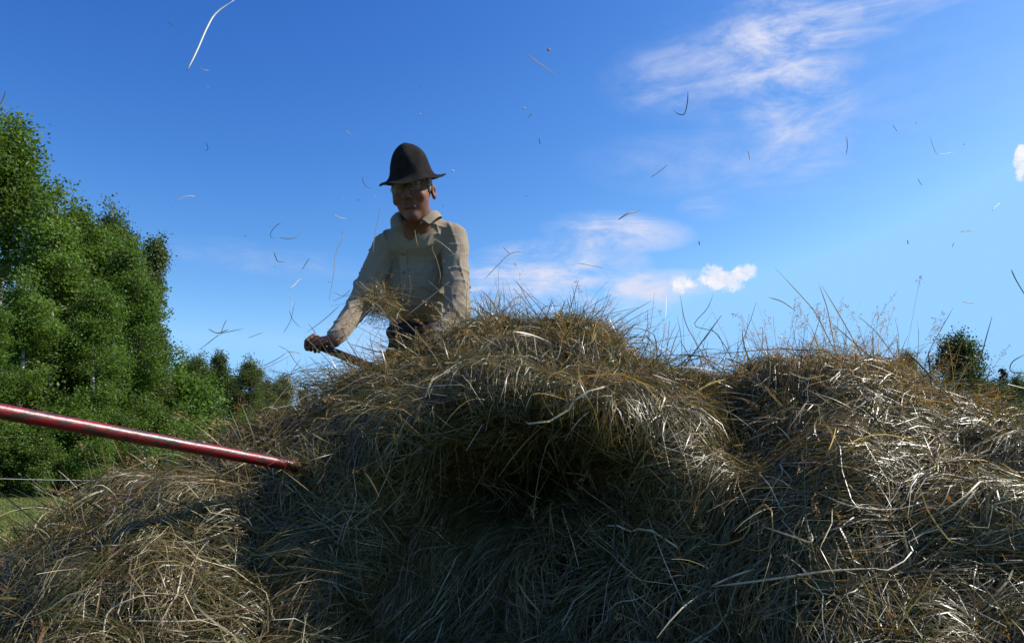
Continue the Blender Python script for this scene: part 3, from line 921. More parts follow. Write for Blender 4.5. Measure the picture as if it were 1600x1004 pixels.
# shirt
m_shirt, t, o_ = nodes("checked_shirt")
tcn = t.nodes.new("ShaderNodeTexCoord")
sx_ = t.nodes.new("ShaderNodeSeparateXYZ"); t.links.new(tcn.outputs["Object"], sx_.inputs[0])
def lines_(sock, freq, thr):
    a = t.nodes.new("ShaderNodeMath"); a.operation = 'MULTIPLY'; a.inputs[1].default_value = freq; t.links.new(sock, a.inputs[0])
    b_ = t.nodes.new("ShaderNodeMath"); b_.operation = 'FRACT'; t.links.new(a.outputs[0], b_.inputs[0])
    c_ = t.nodes.new("ShaderNodeMath"); c_.operation = 'LESS_THAN'; c_.inputs[1].default_value = thr; t.links.new(b_.outputs[0], c_.inputs[0])
    return c_.outputs[0]
lx = lines_(sx_.outputs["X"], 115, .3); lz = lines_(sx_.outputs["Z"], 115, .3)
sm = t.nodes.new("ShaderNodeMath"); sm.operation = 'ADD'; t.links.new(lx, sm.inputs[0]); t.links.new(lz, sm.inputs[1])
cr = t.nodes.new("ShaderNodeValToRGB"); cr.color_ramp.elements[0].color = (.27, .217, .155, 1); cr.color_ramp.elements[1].color = (.20, .160, .112, 1)
hf = t.nodes.new("ShaderNodeMath"); hf.operation = 'MULTIPLY'; hf.inputs[1].default_value = .5; t.links.new(sm.outputs[0], hf.inputs[0]); t.links.new(hf.outputs[0], cr.inputs[0])
p_ = principled(t, Roughness=0.9); p_.inputs["Specular IOR Level"].default_value = 0.15; p_.inputs["Sheen Weight"].default_value = .15
t.links.new(cr.outputs[0], p_.inputs["Base Color"])
nb_ = t.nodes.new("ShaderNodeTexNoise"); nb_.inputs["Scale"].default_value = 14; nb_.inputs["Detail"].default_value = 4; nb_.inputs["Distortion"].default_value = 1.2
bb_ = t.nodes.new("ShaderNodeBump"); bb_.inputs["Strength"].default_value = .35; bb_.inputs["Distance"].default_value = .012
t.links.new(tcn.outputs["Object"], nb_.inputs["Vector"]); t.links.new(nb_.outputs["Fac"], bb_.inputs["Height"]); t.links.new(bb_.outputs[0], p_.inputs["Normal"]); t.links.new(p_.outputs[0], o_.inputs[0])

def folds(X, Y, Z):
    w1 = 1.8 * np.sin(X * 13 + 1) + 1.5 * np.sin(Z * 12 + Y * 8) + .8 * np.sin(X * 31 + Z * 27)
    a = (1 - np.abs(np.sin(X * 21 + Z * 29 + w1))) ** 3
    b_ = (1 - np.abs(np.sin(X * 44 - Z * 36 + 1.3 * w1 + Y * 20))) ** 3
    d_ = (1 - np.abs(np.sin(X * 12 - Z * 17 - w1))) ** 4
    m = np.clip(0.5 + 0.8 * np.sin(X * 19 + Z * 15 + 2), 0, 1)
    return 0.0034 - 0.0075 * a * m - 0.0060 * b_ * (1 - .6 * m) - 0.0050 * d_
vbot = at(630, 390, 3.12)
shirt = [ell(chest, (.150, .116, .165), None, .05), ell(chest + np.array([0, -.02, -.06]), (.142, .106, .12), None, .05), ell(uch + np.array([-.002, 0.012, -.03]), (.172, .098, .080), None, .05), cap(neckb + np.array([0, .02, -.01]), uch, .072, .10, .04), cap(neckb + np.array([-.03, .03, -.012]), shR + np.array([.02, .02, .01]), .050, .056, .05), cap(neckb + np.array([.03, .03, -.006]), shL + np.array([-.02, .02, .01]), .052, .058, .05),
         ell(waist + np.array([0, 0, .055]), (.142, .116, .085), None, .04)]
for sh, el, wr in ((shR, elR, wrR), (shL, elL, wrL)):
    d = unit(wr - el)
    shirt += [ell(sh + np.array([0, 0, -.005]), (.064, .064, .062), None, .045), cap(sh, el, .067, .058, .03), cap(el, wr - d * .035, .057, .041, .02),
              cap(wr - d * .05, wr - d * .012, .041, .040, .004), half(wr - d * .014, d)] if False else \
             [ell(sh + np.array([0, 0, -.005]), (.060, .062, .058), None, .035), cap(sh, el, .062, .052, .008), cap(el, wr - d * .035, .051, .037, .012), cap(wr - d * .05, wr - d * .012, .038, .034, .006)]
nf = neckb + np.array([0, -.03, .02])
shirt += [cap(neckb + np.array([0, .0, .075]), neckb + np.array([0, -.012, .02]), .062, .060, .006, True), cap(nf, vbot, .050, .007, .004, True)]
sh_o = solid("shirt", shirt, 0.0045, m_shirt, person, warp=folds)
m_collar = m_shirt
# collar: stand and fall swept round the neck, its two points lying on the shirt front
def collar_wing(path_top, path_low, name):
    a = smooth_path(path_top, 22); b_ = smooth_path(path_low, 22)
    ctr = neckb
    st = a + unit((ctr - a) * np.array([1, 1, 0])) * .012 - np.array([0, 0, .034])       # inner stand
    rl = (a + b_) / 2 + unit((a - ctr) * np.array([1, 1, 0])) * .006
    V = np.concatenate([st, a, rl, b_]); n_ = 22
    Fc = [(r * n_ + i, r * n_ + i + 1, (r + 1) * n_ + i + 1, (r + 1) * n_ + i) for r in range(3) for i in range(n_ - 1)]
    return V, Fc
cv, cf = [], []
nk = neckb + np.array([0, -.004, .016])
top_r = [nk + np.array([0, .092, .052]), nk + np.array([.055, .070, .050]), nk + np.array([.076, .010, .046]), nk + np.array([.060, -.055, .020]), nk + np.array([.022, -.098, -.030])]
low_r = [nk + np.array([0, .120, .012]), nk + np.array([.078, .092, .012]), nk + np.array([.108, .008, .008]), nk + np.array([.098, -.080, -.022]), nk + np.array([.066, -.128, -.070])]
top_l = [nk + np.array([0, .092, .052]), nk + np.array([-.055, .070, .050]), nk + np.array([-.074, .010, .040]), nk + np.array([-.066, -.055, .008]), nk + np.array([-.050, -.096, -.045])]
low_l = [nk + np.array([0, .120, .012]), nk + np.array([-.078, .092, .012]), nk + np.array([-.106, .008, .002]), nk + np.array([-.104, -.070, -.034]), nk + np.array([-.094, -.112, -.085])]
for tp_, lw_ in ((top_r, low_r), (top_l, low_l)):
    V, Fc = collar_wing(tp_, lw_, 'c'); o0 = len(cv); cv.extend(V); cf.extend([tuple(i + o0 for i in f) for f in Fc])
co = add("collar", cv, cf, m_shirt, sh_o, smooth=True)
md = co.modifiers.new("thick", 'SOLIDIFY'); md.thickness = .003
md = co.modifiers.new("round", 'SUBSURF'); md.levels = 1; md.render_levels = 2
# buttons on the placket
from mathutils.bvhtree import BVHTree
deps = None
sm_ = sh_o.data
bv = BVHTree.FromPolygons([tuple(np.array(v.co) + BASE) for v in sm_.vertices], [tuple(p.vertices) for p in sm_.polygons])
def hit(px, py):
    d = direction(px, py); r_ = bv.ray_cast(Vector(CAM), Vector(d))
    return r_[0], r_[1]
m_btn = noisy("button_horn", (.10, .07, .05), (.16, .12, .09), 300, .35)
pl_pts = []
for q in range(9):
    f = q / 8
    h_, nrm = hit(629 + 6 * f, 388 + 96 * f)
    if h_ is not None: pl_pts.append(np.array(h_) + np.array(nrm) * .001)
if len(pl_pts) > 3:
    pp = smooth_path(pl_pts, 24)
    Vp, Fp = [], []
    for i, p in enumerate(pp):
        for sgn, z in ((-.016, -.002), (-.016, .0025), (.016, .0025), (.016, -.002)):
            Vp.append(p + np.array([sgn, -z, z * .3]))
    Fp = [(4 * i + j, 4 * i + (j + 1) % 4, 4 * i + 4 + (j + 1) % 4, 4 * i + 4 + j) for i in range(23) for j in range(4)]
    add("placket", Vp, Fp, m_shirt, sh_o)
    for f in (.12, .42, .72):
        p = pp[int(f * 23)] + np.array([0, -.004, 0])
        V, Fc = tube([p + np.array([0, .003, 0]), p, p + np.array([0, -.0025, 0]), p + np.array([0, -.003, 0])], [.0055, .006, .0055, .0035], 14)
        add("button", V, Fc, m_btn, sh_o, smooth=False)
# trousers and boots
m_navy = noisy("navy_trousers", (.012, .014, .025), (.022, .026, .042), 40, .85, .3)
tr = [ell(pelvis + np.array([0, 0, .02]), (.150, .120, .12), None, .04), ell(waist + np.array([0, .005, -.03]), (.139, .113, .065), None, .03)]
for hi_, kn, an in ((hipR, knR, anR), (hipL, knL, anL)):
    tr += [cap(hi_, kn, .097, .074, .04), cap(kn, an, .074, .062, .03)]
solid("trousers", tr, 0.007, m_navy, person, warp=lambda X, Y, Z: 0.005 * np.sin(Z * 40 + 5 * np.sin(X * 20)) * np.sin(X * 30 + Z * 9))
m_boot = noisy("boot_rubber", (.012, .012, .012), (.03, .028, .025), 30, .5)
for an in (anR, anL):
    solid("boot", [cap(an + np.array([0, 0, .12]), an + np.array([0, .01, -.02]), .066, .058, .02), cap(an + np.array([0, .01, -.035]), an + np.array([0, -.17, -.045]), .048, .040, .03), half(an + np.array([0, 0, -.08]), (0, 0, -1))], .006, m_boot, person)
# hair
m_hair = noisy("grey_hair", (.16, .15, .14), (.34, .33, .31), 120, .6, .5, stretch=(1, 1, .3))
hair = [ell(hp(0, .028, .03), (.079, .094, .088), HR, .01), half(hp(0, -.028, 0), HR @ np.array([0, -1, .0])), half(hp(0, 0, -.035), HR @ np.array([0, 0, -1])), ]
for sx in (-1, 1):
    hair.insert(0, ell(hp(.070 * sx, -.018, .012), (.010, .020, .030), HR, .008))
solid("hair", hair, .003, m_hair, person)
# glasses
m_glass_rim = noisy("spectacle_rim", (.02, .02, .02), (.05, .045, .04), 50, .25, 0, .6)
gl = Bag()
rim_v, rim_f = [], []
def app(V, Fc):
    o0 = len(rim_v); rim_v.extend(V); rim_f.extend([tuple(i + o0 for i in f) for f in Fc])
for sx in (-1, 1):
    ring = [hp(.033 * sx + .024 * math.cos(a), -.108 + .012 * abs(math.cos(a)) * (1 if math.cos(a) * sx > 0 else 0), -.004 + .017 * math.sin(a)) for a in np.linspace(0, 2 * math.pi, 25)]
    app(*tube(ring, [.0008] * 25, 6, False))
    app(*tube([hp(.057 * sx, -.097, .004), hp(.074 * sx, -.06, .006), hp(.081 * sx, .012, .004)], [.0012] * 3, 6))
app(*tube([hp(-.010, -.109, .002), hp(0, -.113, .005), hp(.010, -.109, .002)], [.0012] * 3, 6))
add("glasses", rim_v, rim_f, m_glass_rim, person, smooth=True)
m_lens, t, o_ = nodes("spectacle_lens")
tp_n = t.nodes.new("ShaderNodeBsdfTransparent"); gl_n = t.nodes.new("ShaderNodeBsdfGlossy"); gl_n.inputs["Roughness"].default_value = .02
mx_ = t.nodes.new("ShaderNodeMixShader"); mx_.inputs[0].default_value = .018
t.links.new(tp_n.outputs[0], mx_.inputs[1]); t.links.new(gl_n.outputs[0], mx_.inputs[2]); t.links.new(mx_.outputs[0], o_.inputs[0])
for sx in (-1, 1):
    Vl, Fl = [], []
    for dy in (-.0008, .0008):
        for a in np.linspace(0, 2 * math.pi, 24, endpoint=False):
            Vl.append(hp(.033 * sx + .0235 * math.cos(a), -.1065 + dy + .010 * (math.cos(a) if math.cos(a) * sx > 0 else 0) * sx, -.004 + .0165 * math.sin(a)))
    Fl = [tuple(range(23, -1, -1)), tuple(range(24, 48))] + [(i, (i + 1) % 24, 24 + (i + 1) % 24, 24 + i) for i in range(24)]
    add("lens", Vl, Fl, m_lens, bpy.data.objects["glasses"], smooth=False)
# hat
m_hat = noisy("black_felt", (.010, .009, .009), (.022, .019, .017), 26, .95, .35, .1)
prof = [(.148, -.003), (.137, -.002), (.122, .002), (.106, .009), (.0960, .021), (.0905, .040), (.0865, .062), (.0795, .085), (.0690, .107), (.055, .127), (.037, .142), (.019, .150), (.006, .152)]
NS = 56
hv = []
HATR = rotm(R(21), R(-5), R(-6)); HATC = hp(0, 0, .046)
for r_, z_ in prof:
    for i in range(NS):
        a = 2 * math.pi * i / NS                         # 0 = viewer's right, 270 deg = front
        rr, zz = r_, z_
        top = max(0, (z_ - .06) / .1)
        df = (a - R(262) + math.pi) % (2 * math.pi) - math.pi
        rr *= 1 + .10 * top * math.exp(-(df / .22) ** 2) - .17 * top * math.exp(-((df - .75) / .42) ** 2) - .08 * top * math.exp(-((df + .8) / .4) ** 2)
        zz += .004 * top * math.cos(a - R(150))
        brim = max(0, (r_ - .100) / .041)
        zz += brim * (.003 * math.cos(a - R(20)) + .006 * math.sin(2 * a + 1) - .006 * math.exp(-((a - math.pi) / .5) ** 2) + .004 * math.sin(5 * a))
        rr *= 1 + .03 * brim * math.sin(3 * a + 1)
        n_ = mnoise.noise(Vector((math.cos(a) * 2.2, math.sin(a) * 2.2, z_ * 22)))
        rr += .0035 * n_
        hv.append(HATC + HATR @ np.array([rr * math.cos(a) * .96, rr * math.sin(a) * 1.10 + .004, zz]))
hf_ = [(r * NS + i, r * NS + (i + 1) % NS, (r + 1) * NS + (i + 1) % NS, (r + 1) * NS + i) for r in range(len(prof) - 1) for i in range(NS)]
hf_.append(tuple((len(prof) - 1) * NS + i for i in range(NS)))
hat = add("hat", hv, hf_, m_hat, person, smooth=True)
md = hat.modifiers.new("thick", 'SOLIDIFY'); md.thickness = .004; md.offset = -1
md = hat.modifiers.new("round", 'SUBSURF'); md.levels = 1; md.render_levels = 2

# tool handle
m_tool = noisy("dark_worn_wood", (.006, .005, .005), (.02, .016, .013), 14, .55, .2, .4, stretch=(1, 6, 1))
tp0 = th0 - hdir * .012
L = 0.75
pts = [tp0 + hdir * L * s for s in np.linspace(0, 1, 12)]
V, Fc = tube(pts, [.012, .015] + [.016] * 9 + [.014], 14)
tag(add("tool_handle", V, Fc, m_tool, None, pts[-1], smooth=True), "dark round tool handle gripped by the man and pushed into the hay", "tool")

# ------------------------------------------------------------------ red pole
m_red, t, o_ = nodes("chipped_red_paint")
tcn = t.nodes.new("ShaderNodeTexCoord"); mp = t.nodes.new("ShaderNodeMapping"); mp.inputs["Scale"].default_value = (1.4, .5, 3); t.links.new(tcn.outputs["Object"], mp.inputs[0])
n1_ = t.nodes.new("ShaderNodeTexNoise"); n1_.inputs["Scale"].default_value = 26; n1_.inputs["Detail"].default_value = 8; n1_.inputs["Roughness"].default_value = .7; t.links.new(mp.outputs[0], n1_.inputs["Vector"])
r1 = t.nodes.new("ShaderNodeValToRGB"); r1.color_ramp.interpolation = 'LINEAR'
r1.color_ramp.elements[0].position = .45; r1.color_ramp.elements[0].color = (.035, .018, .014, 1); r1.color_ramp.elements[1].position = .51; r1.color_ramp.elements[1].color = (.20, .004, .010, 1)
e = r1.color_ramp.elements.new(.62); e.color = (.15, .003, .007, 1); e = r1.color_ramp.elements.new(.70); e.color = (.34, .07, .06, 1)
t.links.new(n1_.outputs["Fac"], r1.inputs[0])
p_ = principled(t, Roughness=.36); p_.inputs["Specular IOR Level"].default_value = .6; p_.inputs["Coat Weight"].default_value = .0; p_.inputs["Coat Roughness"].default_value = .25
t.links.new(r1.outputs[0], p_.inputs["Base Color"])
bb_ = t.nodes.new("ShaderNodeBump"); bb_.inputs["Strength"].default_value = .35; bb_.inputs["Distance"].default_value = .004
t.links.new(n1_.outputs["Fac"], bb_.inputs["Height"]); t.links.new(bb_.outputs[0], p_.inputs["Normal"]); t.links.new(p_.outputs[0], o_.inputs[0])
pa, pb = at(0, 642, 1.52), at(478, 731, 2.14)
pd = unit(pb - pa); PL = np.linalg.norm(pb - pa)
pts = [pa - pd * 1.3, pa - pd * 1.296] + [pa + pd * s for s in np.linspace(-1.2, PL + .35, 26)]
rad = [.011, .0145] + [.0152 + .0003 * math.sin(7 * s) for s in np.linspace(0, 9, 26)]
V, Fc = tube(pts, rad, 28)
tag(add("red_pole", V, Fc, m_red, None, pts[0], smooth=True), "worn red painted metal pole running in from the left into the hay", "pole")

# ------------------------------------------------------------------ trees
def leaves(cent, n_each, spread, size, tone, droop=0.0, var=.35, aspect=.62):
    """diamond leaves scattered round clump centres: arrays of quads with a colour each"""
    m = len(cent)
    c = np.repeat(cent, n_each, 0)
    n = len(c)
    off = rng.normal(size=(n, 3)) * np.asarray(spread)
    if droop: off[:, 2] -= droop * rng.random(n) ** 2
    c = c + off
    a = unit(rng.normal(size=(n, 3)) + np.array([0, 0, -.4])); b_ = unit(np.cross(a, rng.normal(size=(n, 3))))
    s = size * rng.uniform(.6, 1.3, (n, 1))
    V = np.stack([c - a * s * .5, c + b_ * s * .5 * aspect, c + a * s * .5, c - b_ * s * .5 * aspect], 1).reshape(-1, 3)
    Q = np.arange(n * 4).reshape(n, 4)
    cl = np.repeat(rng.uniform(1 - var, 1 + var, (m, 1)), n_each, 0) * rng.uniform(.75, 1.25, (n, 1))
    col = np.asarray(tone)[None] * cl + rng.uniform(0, .02, (n, 1)) * np.array([[1, .7, 0]])
    return V, Q, np.repeat(col, 4, 0)

def merge_tubes(list_):
    V, Fc = [], []
    for v, f in list_:
        o0 = len(V); V.extend(v); Fc.extend([tuple(i + o0 for i in q) for q in f])
    return V, Fc

def broadleaf(H, width, nclump, n_each, leaf, tone, seed, bark, low=0.06, droop=0.0, shape=0.45, label=""):
    rs = np.random.default_rng(seed)
    root = empty("broadleaf_tree", (0, 0, 0))
    path = smooth_path([(0, 0, 0), (rs.normal() * .1, rs.normal() * .1, H * .35), (rs.normal() * .25, rs.normal() * .25, H * .7), (rs.normal() * .2, rs.normal() * .2, H * .97)], 14)
    parts = [tube(path, np.linspace(.022 * H * .55, .012, 14), 8)]
    cents = []
    lob = rs.uniform(.6, 1.2, 8)
    nl = max(14, nclump // 9)
    for i in range(nl):
        z = H * (low + (0.97 - low) * rs.random())
        f = (z / H - low) / (1 - low)
        env = (width / 2) * (np.sin(math.pi * min(1, (f * .93 + .07)) ** shape) ** .8 * 0.95 + .05)
        a = rs.uniform(0, 2 * math.pi)
        r_ = env * lob[int(a / (2 * math.pi) * 8) % 8] * rs.uniform(.55, 1.1)
        j = min(13, int(z / H * 13))
        p0 = path[j]; p0 = np.array([p0[0], p0[1], min(p0[2], z)])
        p1 = p0 + np.array([math.cos(a) * r_, math.sin(a) * r_, r_ * rs.uniform(.15, .7)])
        if p1[2] > H: p1[2] = H - rs.random() * .3
        pm = (p0 + p1) / 2 + np.array([0, 0, r_ * .12])
        lp = smooth_path([p0, pm, p1], 6)
        parts.append(tube(lp, np.linspace(.030, .006, 6) * H / 12, 5))
        for q in range(9):
            s = rs.uniform(.3, 1.05)
            c = p0 * (1 - s) + p1 * s + rs.normal(size=3) * np.array([.30, .30, .28]) * (width / 5)
            cents.append(c)
    for q in range(max(5, nclump // 30)):                # leader shoots
        z = H * (.8 + .2 * q / max(5, nclump // 30)); cents.append(np.array([path[-1][0] + rs.normal() * .22, path[-1][1] + rs.normal() * .22, z]))
    V, Fc = merge_tubes(parts)
    add("trunk", V, Fc, bark, root, smooth=True)
    cents = np.array(cents); cents[:, 2] = np.maximum(cents[:, 2], .15)
    sp = np.array([.27, .27, .22]) * width / 5
    V, Q, c = leaves(cents, n_each, sp, leaf, tone, droop)
    add("crown", V, Q, M_LEAF, root, color=c)
    return root

def conifer(H, width, seed, tone):
    rs = np.random.default_rng(seed)
    root = empty("spruce_tree", (0, 0, 0))
    parts = [tube([(0, 0, 0), (0, 0, H * .5), (0, 0, H)], [.012 * H, .008 * H, .01], 7)]
    Vs, Qs, Cs, off = [], [], [], 0
    z = H * .04
    while z < H * .99:
        f = 1 - z / H
        L_ = width / 2 * f ** .85 + .08
        nb = int(6 + 5 * f)
        for b_ in range(nb):
            a = rs.uniform(0, 2 * math.pi); l = L_ * rs.uniform(.65, 1.12)
            tip = np.array([math.cos(a) * l, math.sin(a) * l, z - l * .22 + rs.normal() * .05])
            ns = max(4, int(l * 16))
            s = rs.random(ns) ** .7
            c = np.array([0, 0, z])[None] * (1 - s[:, None]) + tip[None] * s[:, None]
            c[:, 2] -= .12 * l * np.sin(s * math.pi)
            V, Q, cc_ = leaves(c, 3, (.09, .09, .07), .30, tone, .12, .3, .35)
            Vs.append(V); Qs.append(Q + off); Cs.append(cc_); off += len(V)
        z += H * .022 + .05
    V, Fc = merge_tubes(parts)
    add("trunk", V, Fc, M_DARKBARK, root, smooth=True)
    add("crown", np.concatenate(Vs), np.concatenate(Qs), M_LEAF, root, color=np.concatenate(Cs))
    return root

def copy_tree(o):
    c = o.copy(); COL.objects.link(c)
    for ch in list(o.children):
        d = ch.copy(); COL.objects.link(d); d.parent = c
    return c

USED = set()
def plant(proto, H0, px, top, Y, rz, label, cat, group, wide=1.0):
    """stand a tree at photo column px, Y metres ahead, with its top at photo row top"""
    t_ = at(px, top, Y)
    o = proto if proto.name not in USED else copy_tree(proto)
    USED.add(proto.name)
    s = t_[2] / H0
    o.location = (t_[0], t_[1], 0); o.rotation_euler = (0, 0, rz); o.scale = (s * wide, s * wide, s)
    tag(o, label, cat, group)
    return o

ASPEN = [broadleaf(15, 5.6, 520, 85, .14, (.105, .175, .036), 11, M_BARK, .03),
         broadleaf(15, 5.2, 500, 85, .14, (.095, .162, .033), 12, M_BARK, .03),
         broadleaf(13, 4.6, 430, 85, .14, (.120, .190, .042), 13, M_BARK, .03)]
BIRCH = [broadleaf(14, 4.0, 420, 75, .13, (.092, .132, .046), 21, M_BARK, .05, .9, .5),
         broadleaf(14, 3.6, 400, 70, .15, (.090, .124, .050), 22, M_BARK, .08, .9, .55)]
BUSH = [broadleaf(4, 4.2, 220, 80, .12, (.095, .155, .034), 31, M_DARKBARK, .0, 0, .35),
        broadleaf(4, 4.4, 220, 80, .12, (.105, .180, .035), 32, M_DARKBARK, .0, 0, .35)]
SPRUCE = [conifer(13, 4.6, 41, (.020, .036, .016)), conifer(13, 4.0, 42, (.022, .040, .018))]
ROUND = [broadleaf(11, 6.0, 300, 60, .17, (.042, .066, .028), 51, M_BARK, .15, .3, .6)]
for p in BUSH: p.name = "shrub"
WOOD = "broadleaf trees of the wood at the left"
L_ = [  # proto, H0, px, top, Y, wide, label
 (ASPEN[0], 15, 28, 182, 31, 1.0, "tallest leafy tree of the wood, its pointed top above all others at the left edge"),
 (ASPEN[1], 15, -75, 150, 28, 1.1, "tall leafy tree mostly cut off by the left edge of the view"),
 (ASPEN[2], 13, 105, 292, 30, 1.0, "leafy tree second from the left edge, just below the tallest top"),
 (ASPEN[1], 15, 140, 318, 34, .95, "leafy tree with a rounded top in the middle of the left wood"),
 (BIRCH[0], 14, 182, 308, 37, .9, "slim tree with a small dark pointed top beside the rounded crown"),
 (ASPEN[0], 15, 205, 372, 33, .8, "leafy tree on the falling edge of the wood below the dark pointed top"),
 (BIRCH[1], 14, 238, 356, 37, .9, "drooping birch at the outer edge of the left wood against open sky"),
 (ASPEN[2], 13, 60, 420, 26, 1.15, "nearer full green tree in front of the tallest one"),
 (ASPEN[0], 13.6, 160, 470, 28, 1.1, "nearer full green tree in the middle of the wood above the red pole"),
 (ASPEN[1], 15, -20, 470, 24, 1.2, "near bright green tree at the left edge above the red pole"),
 (ASPEN[2], 13, 95, 365, 33, 1.1, "leafy tree behind, filling the gap below the second top"),
 (ASPEN[1], 15, 195, 430, 31, 1.0, "nearer leafy tree at the right side of the wood, below the falling edge"),
 (ASPEN[0], 15, 170, 352, 35, 1.2, "broad leafy tree behind the slim one with the dark pointed top"),
 (ASPEN[1], 15, 222, 425, 32, 1.1, "leafy tree under the drooping birch, low on the wood's edge"),
 (BIRCH[0], 14, 252, 500, 34, 1.1, "birch lower on the outer edge of the wood, below the drooping one"),
]
for i, (pr, h0, px, top, Y, wd, lab) in enumerate(L_):
    Y *= 1.6; wd *= 1.15
    plant(pr, h0, px, top, Y, i * 1.37, lab, "tree", WOOD, wd)
SH = [
 (0, 20, 575, 25, "bright green young tree at the left edge just above the red pole"),
 (1, 110, 640, 24.5, "shrub behind the red pole, left of its middle"),
 (0, 190, 655, 25.5, "shrub behind the middle of the red pole"),
 (1, 285, 590, 34, "bright green shrub between the wood and the distant birches"),
 (0, 240, 640, 29, "shrub at the foot of the outer birch"),
 (1, -60, 640, 23, "shrub mostly beyond the left edge below the red pole"),
 (0, 60, 680, 23.5, "low shrub under the red pole above the fence wire at the left"),
 (1, 150, 690, 24, "low shrub at the meadow's edge next to the hay slope"),
 (0, 330, 640, 38, "dark shrub below the distant birches, over the end of the red pole"),
 (1, 390, 655, 42, "shrub in front of the distant birches, nearest the man"),
]
for i, (k, px, top, Y, lab) in enumerate(SH):
    Y *= 1.72
    plant(BUSH[k], 4, px, top, Y, i * 2.1, lab, "shrub", "shrubs along the edge of the wood", 1.15)
FARB = [(0, 310, 548, 78, "left of the three distant birches beyond the wood"), (1, 350, 543, 82, "middle and tallest of the three distant birches"),
        (0, 396, 553, 80, "right of the three distant birches, by the gap to the spruces"), (1, 275, 572, 70, "distant birch half hidden by the edge of the left wood"),
        (1, 372, 585, 88, "lower distant birch between the middle and right ones"), (0, 425, 606, 84, "small distant birch next to the spruces"),
        (1, 330, 566, 90, "distant birch in the gap between the left and middle ones"), (0, 440, 580, 92, "pale distant birch rising between the spruces"), (0, 292, 556, 86, "distant birch just right of the left wood's edge"), (1, 412, 588, 90, "lower distant birch right of the right tall one")]
for i, (k, px, top, Y, lab) in enumerate(FARB):
    plant(BIRCH[k], 14, px, top, Y, 2.2 + i * 1.9, lab, "tree", "distant birches", 1.6 if i != 1 else 1.4)
SPR = [(0, 432, 600, 92, "dark spruce next to the distant birches"), (1, 470, 606, 98, "dark spruce below the man's hand"), (0, 492, 604, 96, "slender dark spruce to the right of the one below the man's hand"),
       (1, 540, 604, 95, "dark spruce under the tool handle behind the hay"), (0, 516, 618, 99, "small dark spruce between two taller ones under the tool handle"), (1, 452, 622, 94, "short dark spruce behind the wisps of hay"),
       (0, 1128, 640, 110, "dark spruce in the dip between the two hay heaps"), (0, 446, 598, 100, "dark spruce close behind the first one by the birches"), (1, 478, 600, 104, "dark spruce behind the pair below the man's hand"), (0, 507, 602, 102, "dark spruce left of the tool handle's shadowed end"), (1, 560, 606, 100, "dark spruce farthest right, nearly hidden behind the hay crest"),
       (1, 1165, 630, 108, "dark spruce just left of the right hay heap")]
for i, (k, px, top, Y, lab) in enumerate(SPR):
    plant(SPRUCE[k], 13, px, top, Y, i * 1.1, lab, "tree", "distant spruces", 1.35)
RT = [(ROUND[0], 11, 1498, 524, 56, 1.05, "round dark birch standing alone above the right hay heap", "lone trees at the right"),
      (BIRCH[1], 14, 1416, 540, 66, 1.3, "small narrow tree half hidden by stalks left of the round birch", "lone trees at the right"),
      (SPRUCE[0], 13, 1566, 572, 84, 1.5, "pointed spruce right of the round birch", "lone trees at the right"),
      (BIRCH[0], 14, 1594, 578, 80, 1.7, "dark leafy tree at the right edge beside the pointed spruce", "lone trees at the right"),
      (ROUND[0], 11, 1545, 596, 78, 1.5, "low dark tree between the round birch and the pointed spruce", "lone trees at the right"),
      (BIRCH[1], 14, 1660, 585, 82, 1.1, "leafy tree just beyond the right edge of the view", "lone trees at the right")]
for i, (pr, h0, px, top, Y, wd, lab, g) in enumerate(RT):
    plant(pr, h0, px, top, Y, .6 + i * 1.7, lab, "tree", g, wd)

# ------------------------------------------------------------------ wire fence on the meadow
m_wire = noisy("galvanised_wire", (.45, .46, .47), (.6, .6, .6), 50, .4)
m_post = noisy("weathered_wood", (.16, .14, .12), (.3, .27, .23), 12, .85, .4, stretch=(1, 1, .2))
w0, w1 = at(-160, 743, 12.5), at(420, 752, 15.5)
fence = empty("wire_fence", (w0[0], w0[1], 0))
tag(fence, "thin wire fence strung across the meadow before the wood", "fence")
wp = [w0 * (1 - s) + w1 * s - np.array([0, 0, .03 * math.sin(math.pi * s)]) for s in np.linspace(0, 1, 16)]
V, Fc = tube(wp, [.0045] * 16, 5); add("wire", V, Fc, m_wire, fence, smooth=True)
for w in (w0, w1):
    V, Fc = tube([(w[0], w[1], -.05), (w[0], w[1], .6), (w[0], w[1], w[2] + .06), (w[0], w[1], w[2] + .08)], [.045, .042, .04, .02], 9); add("post", V, Fc, m_post, fence)

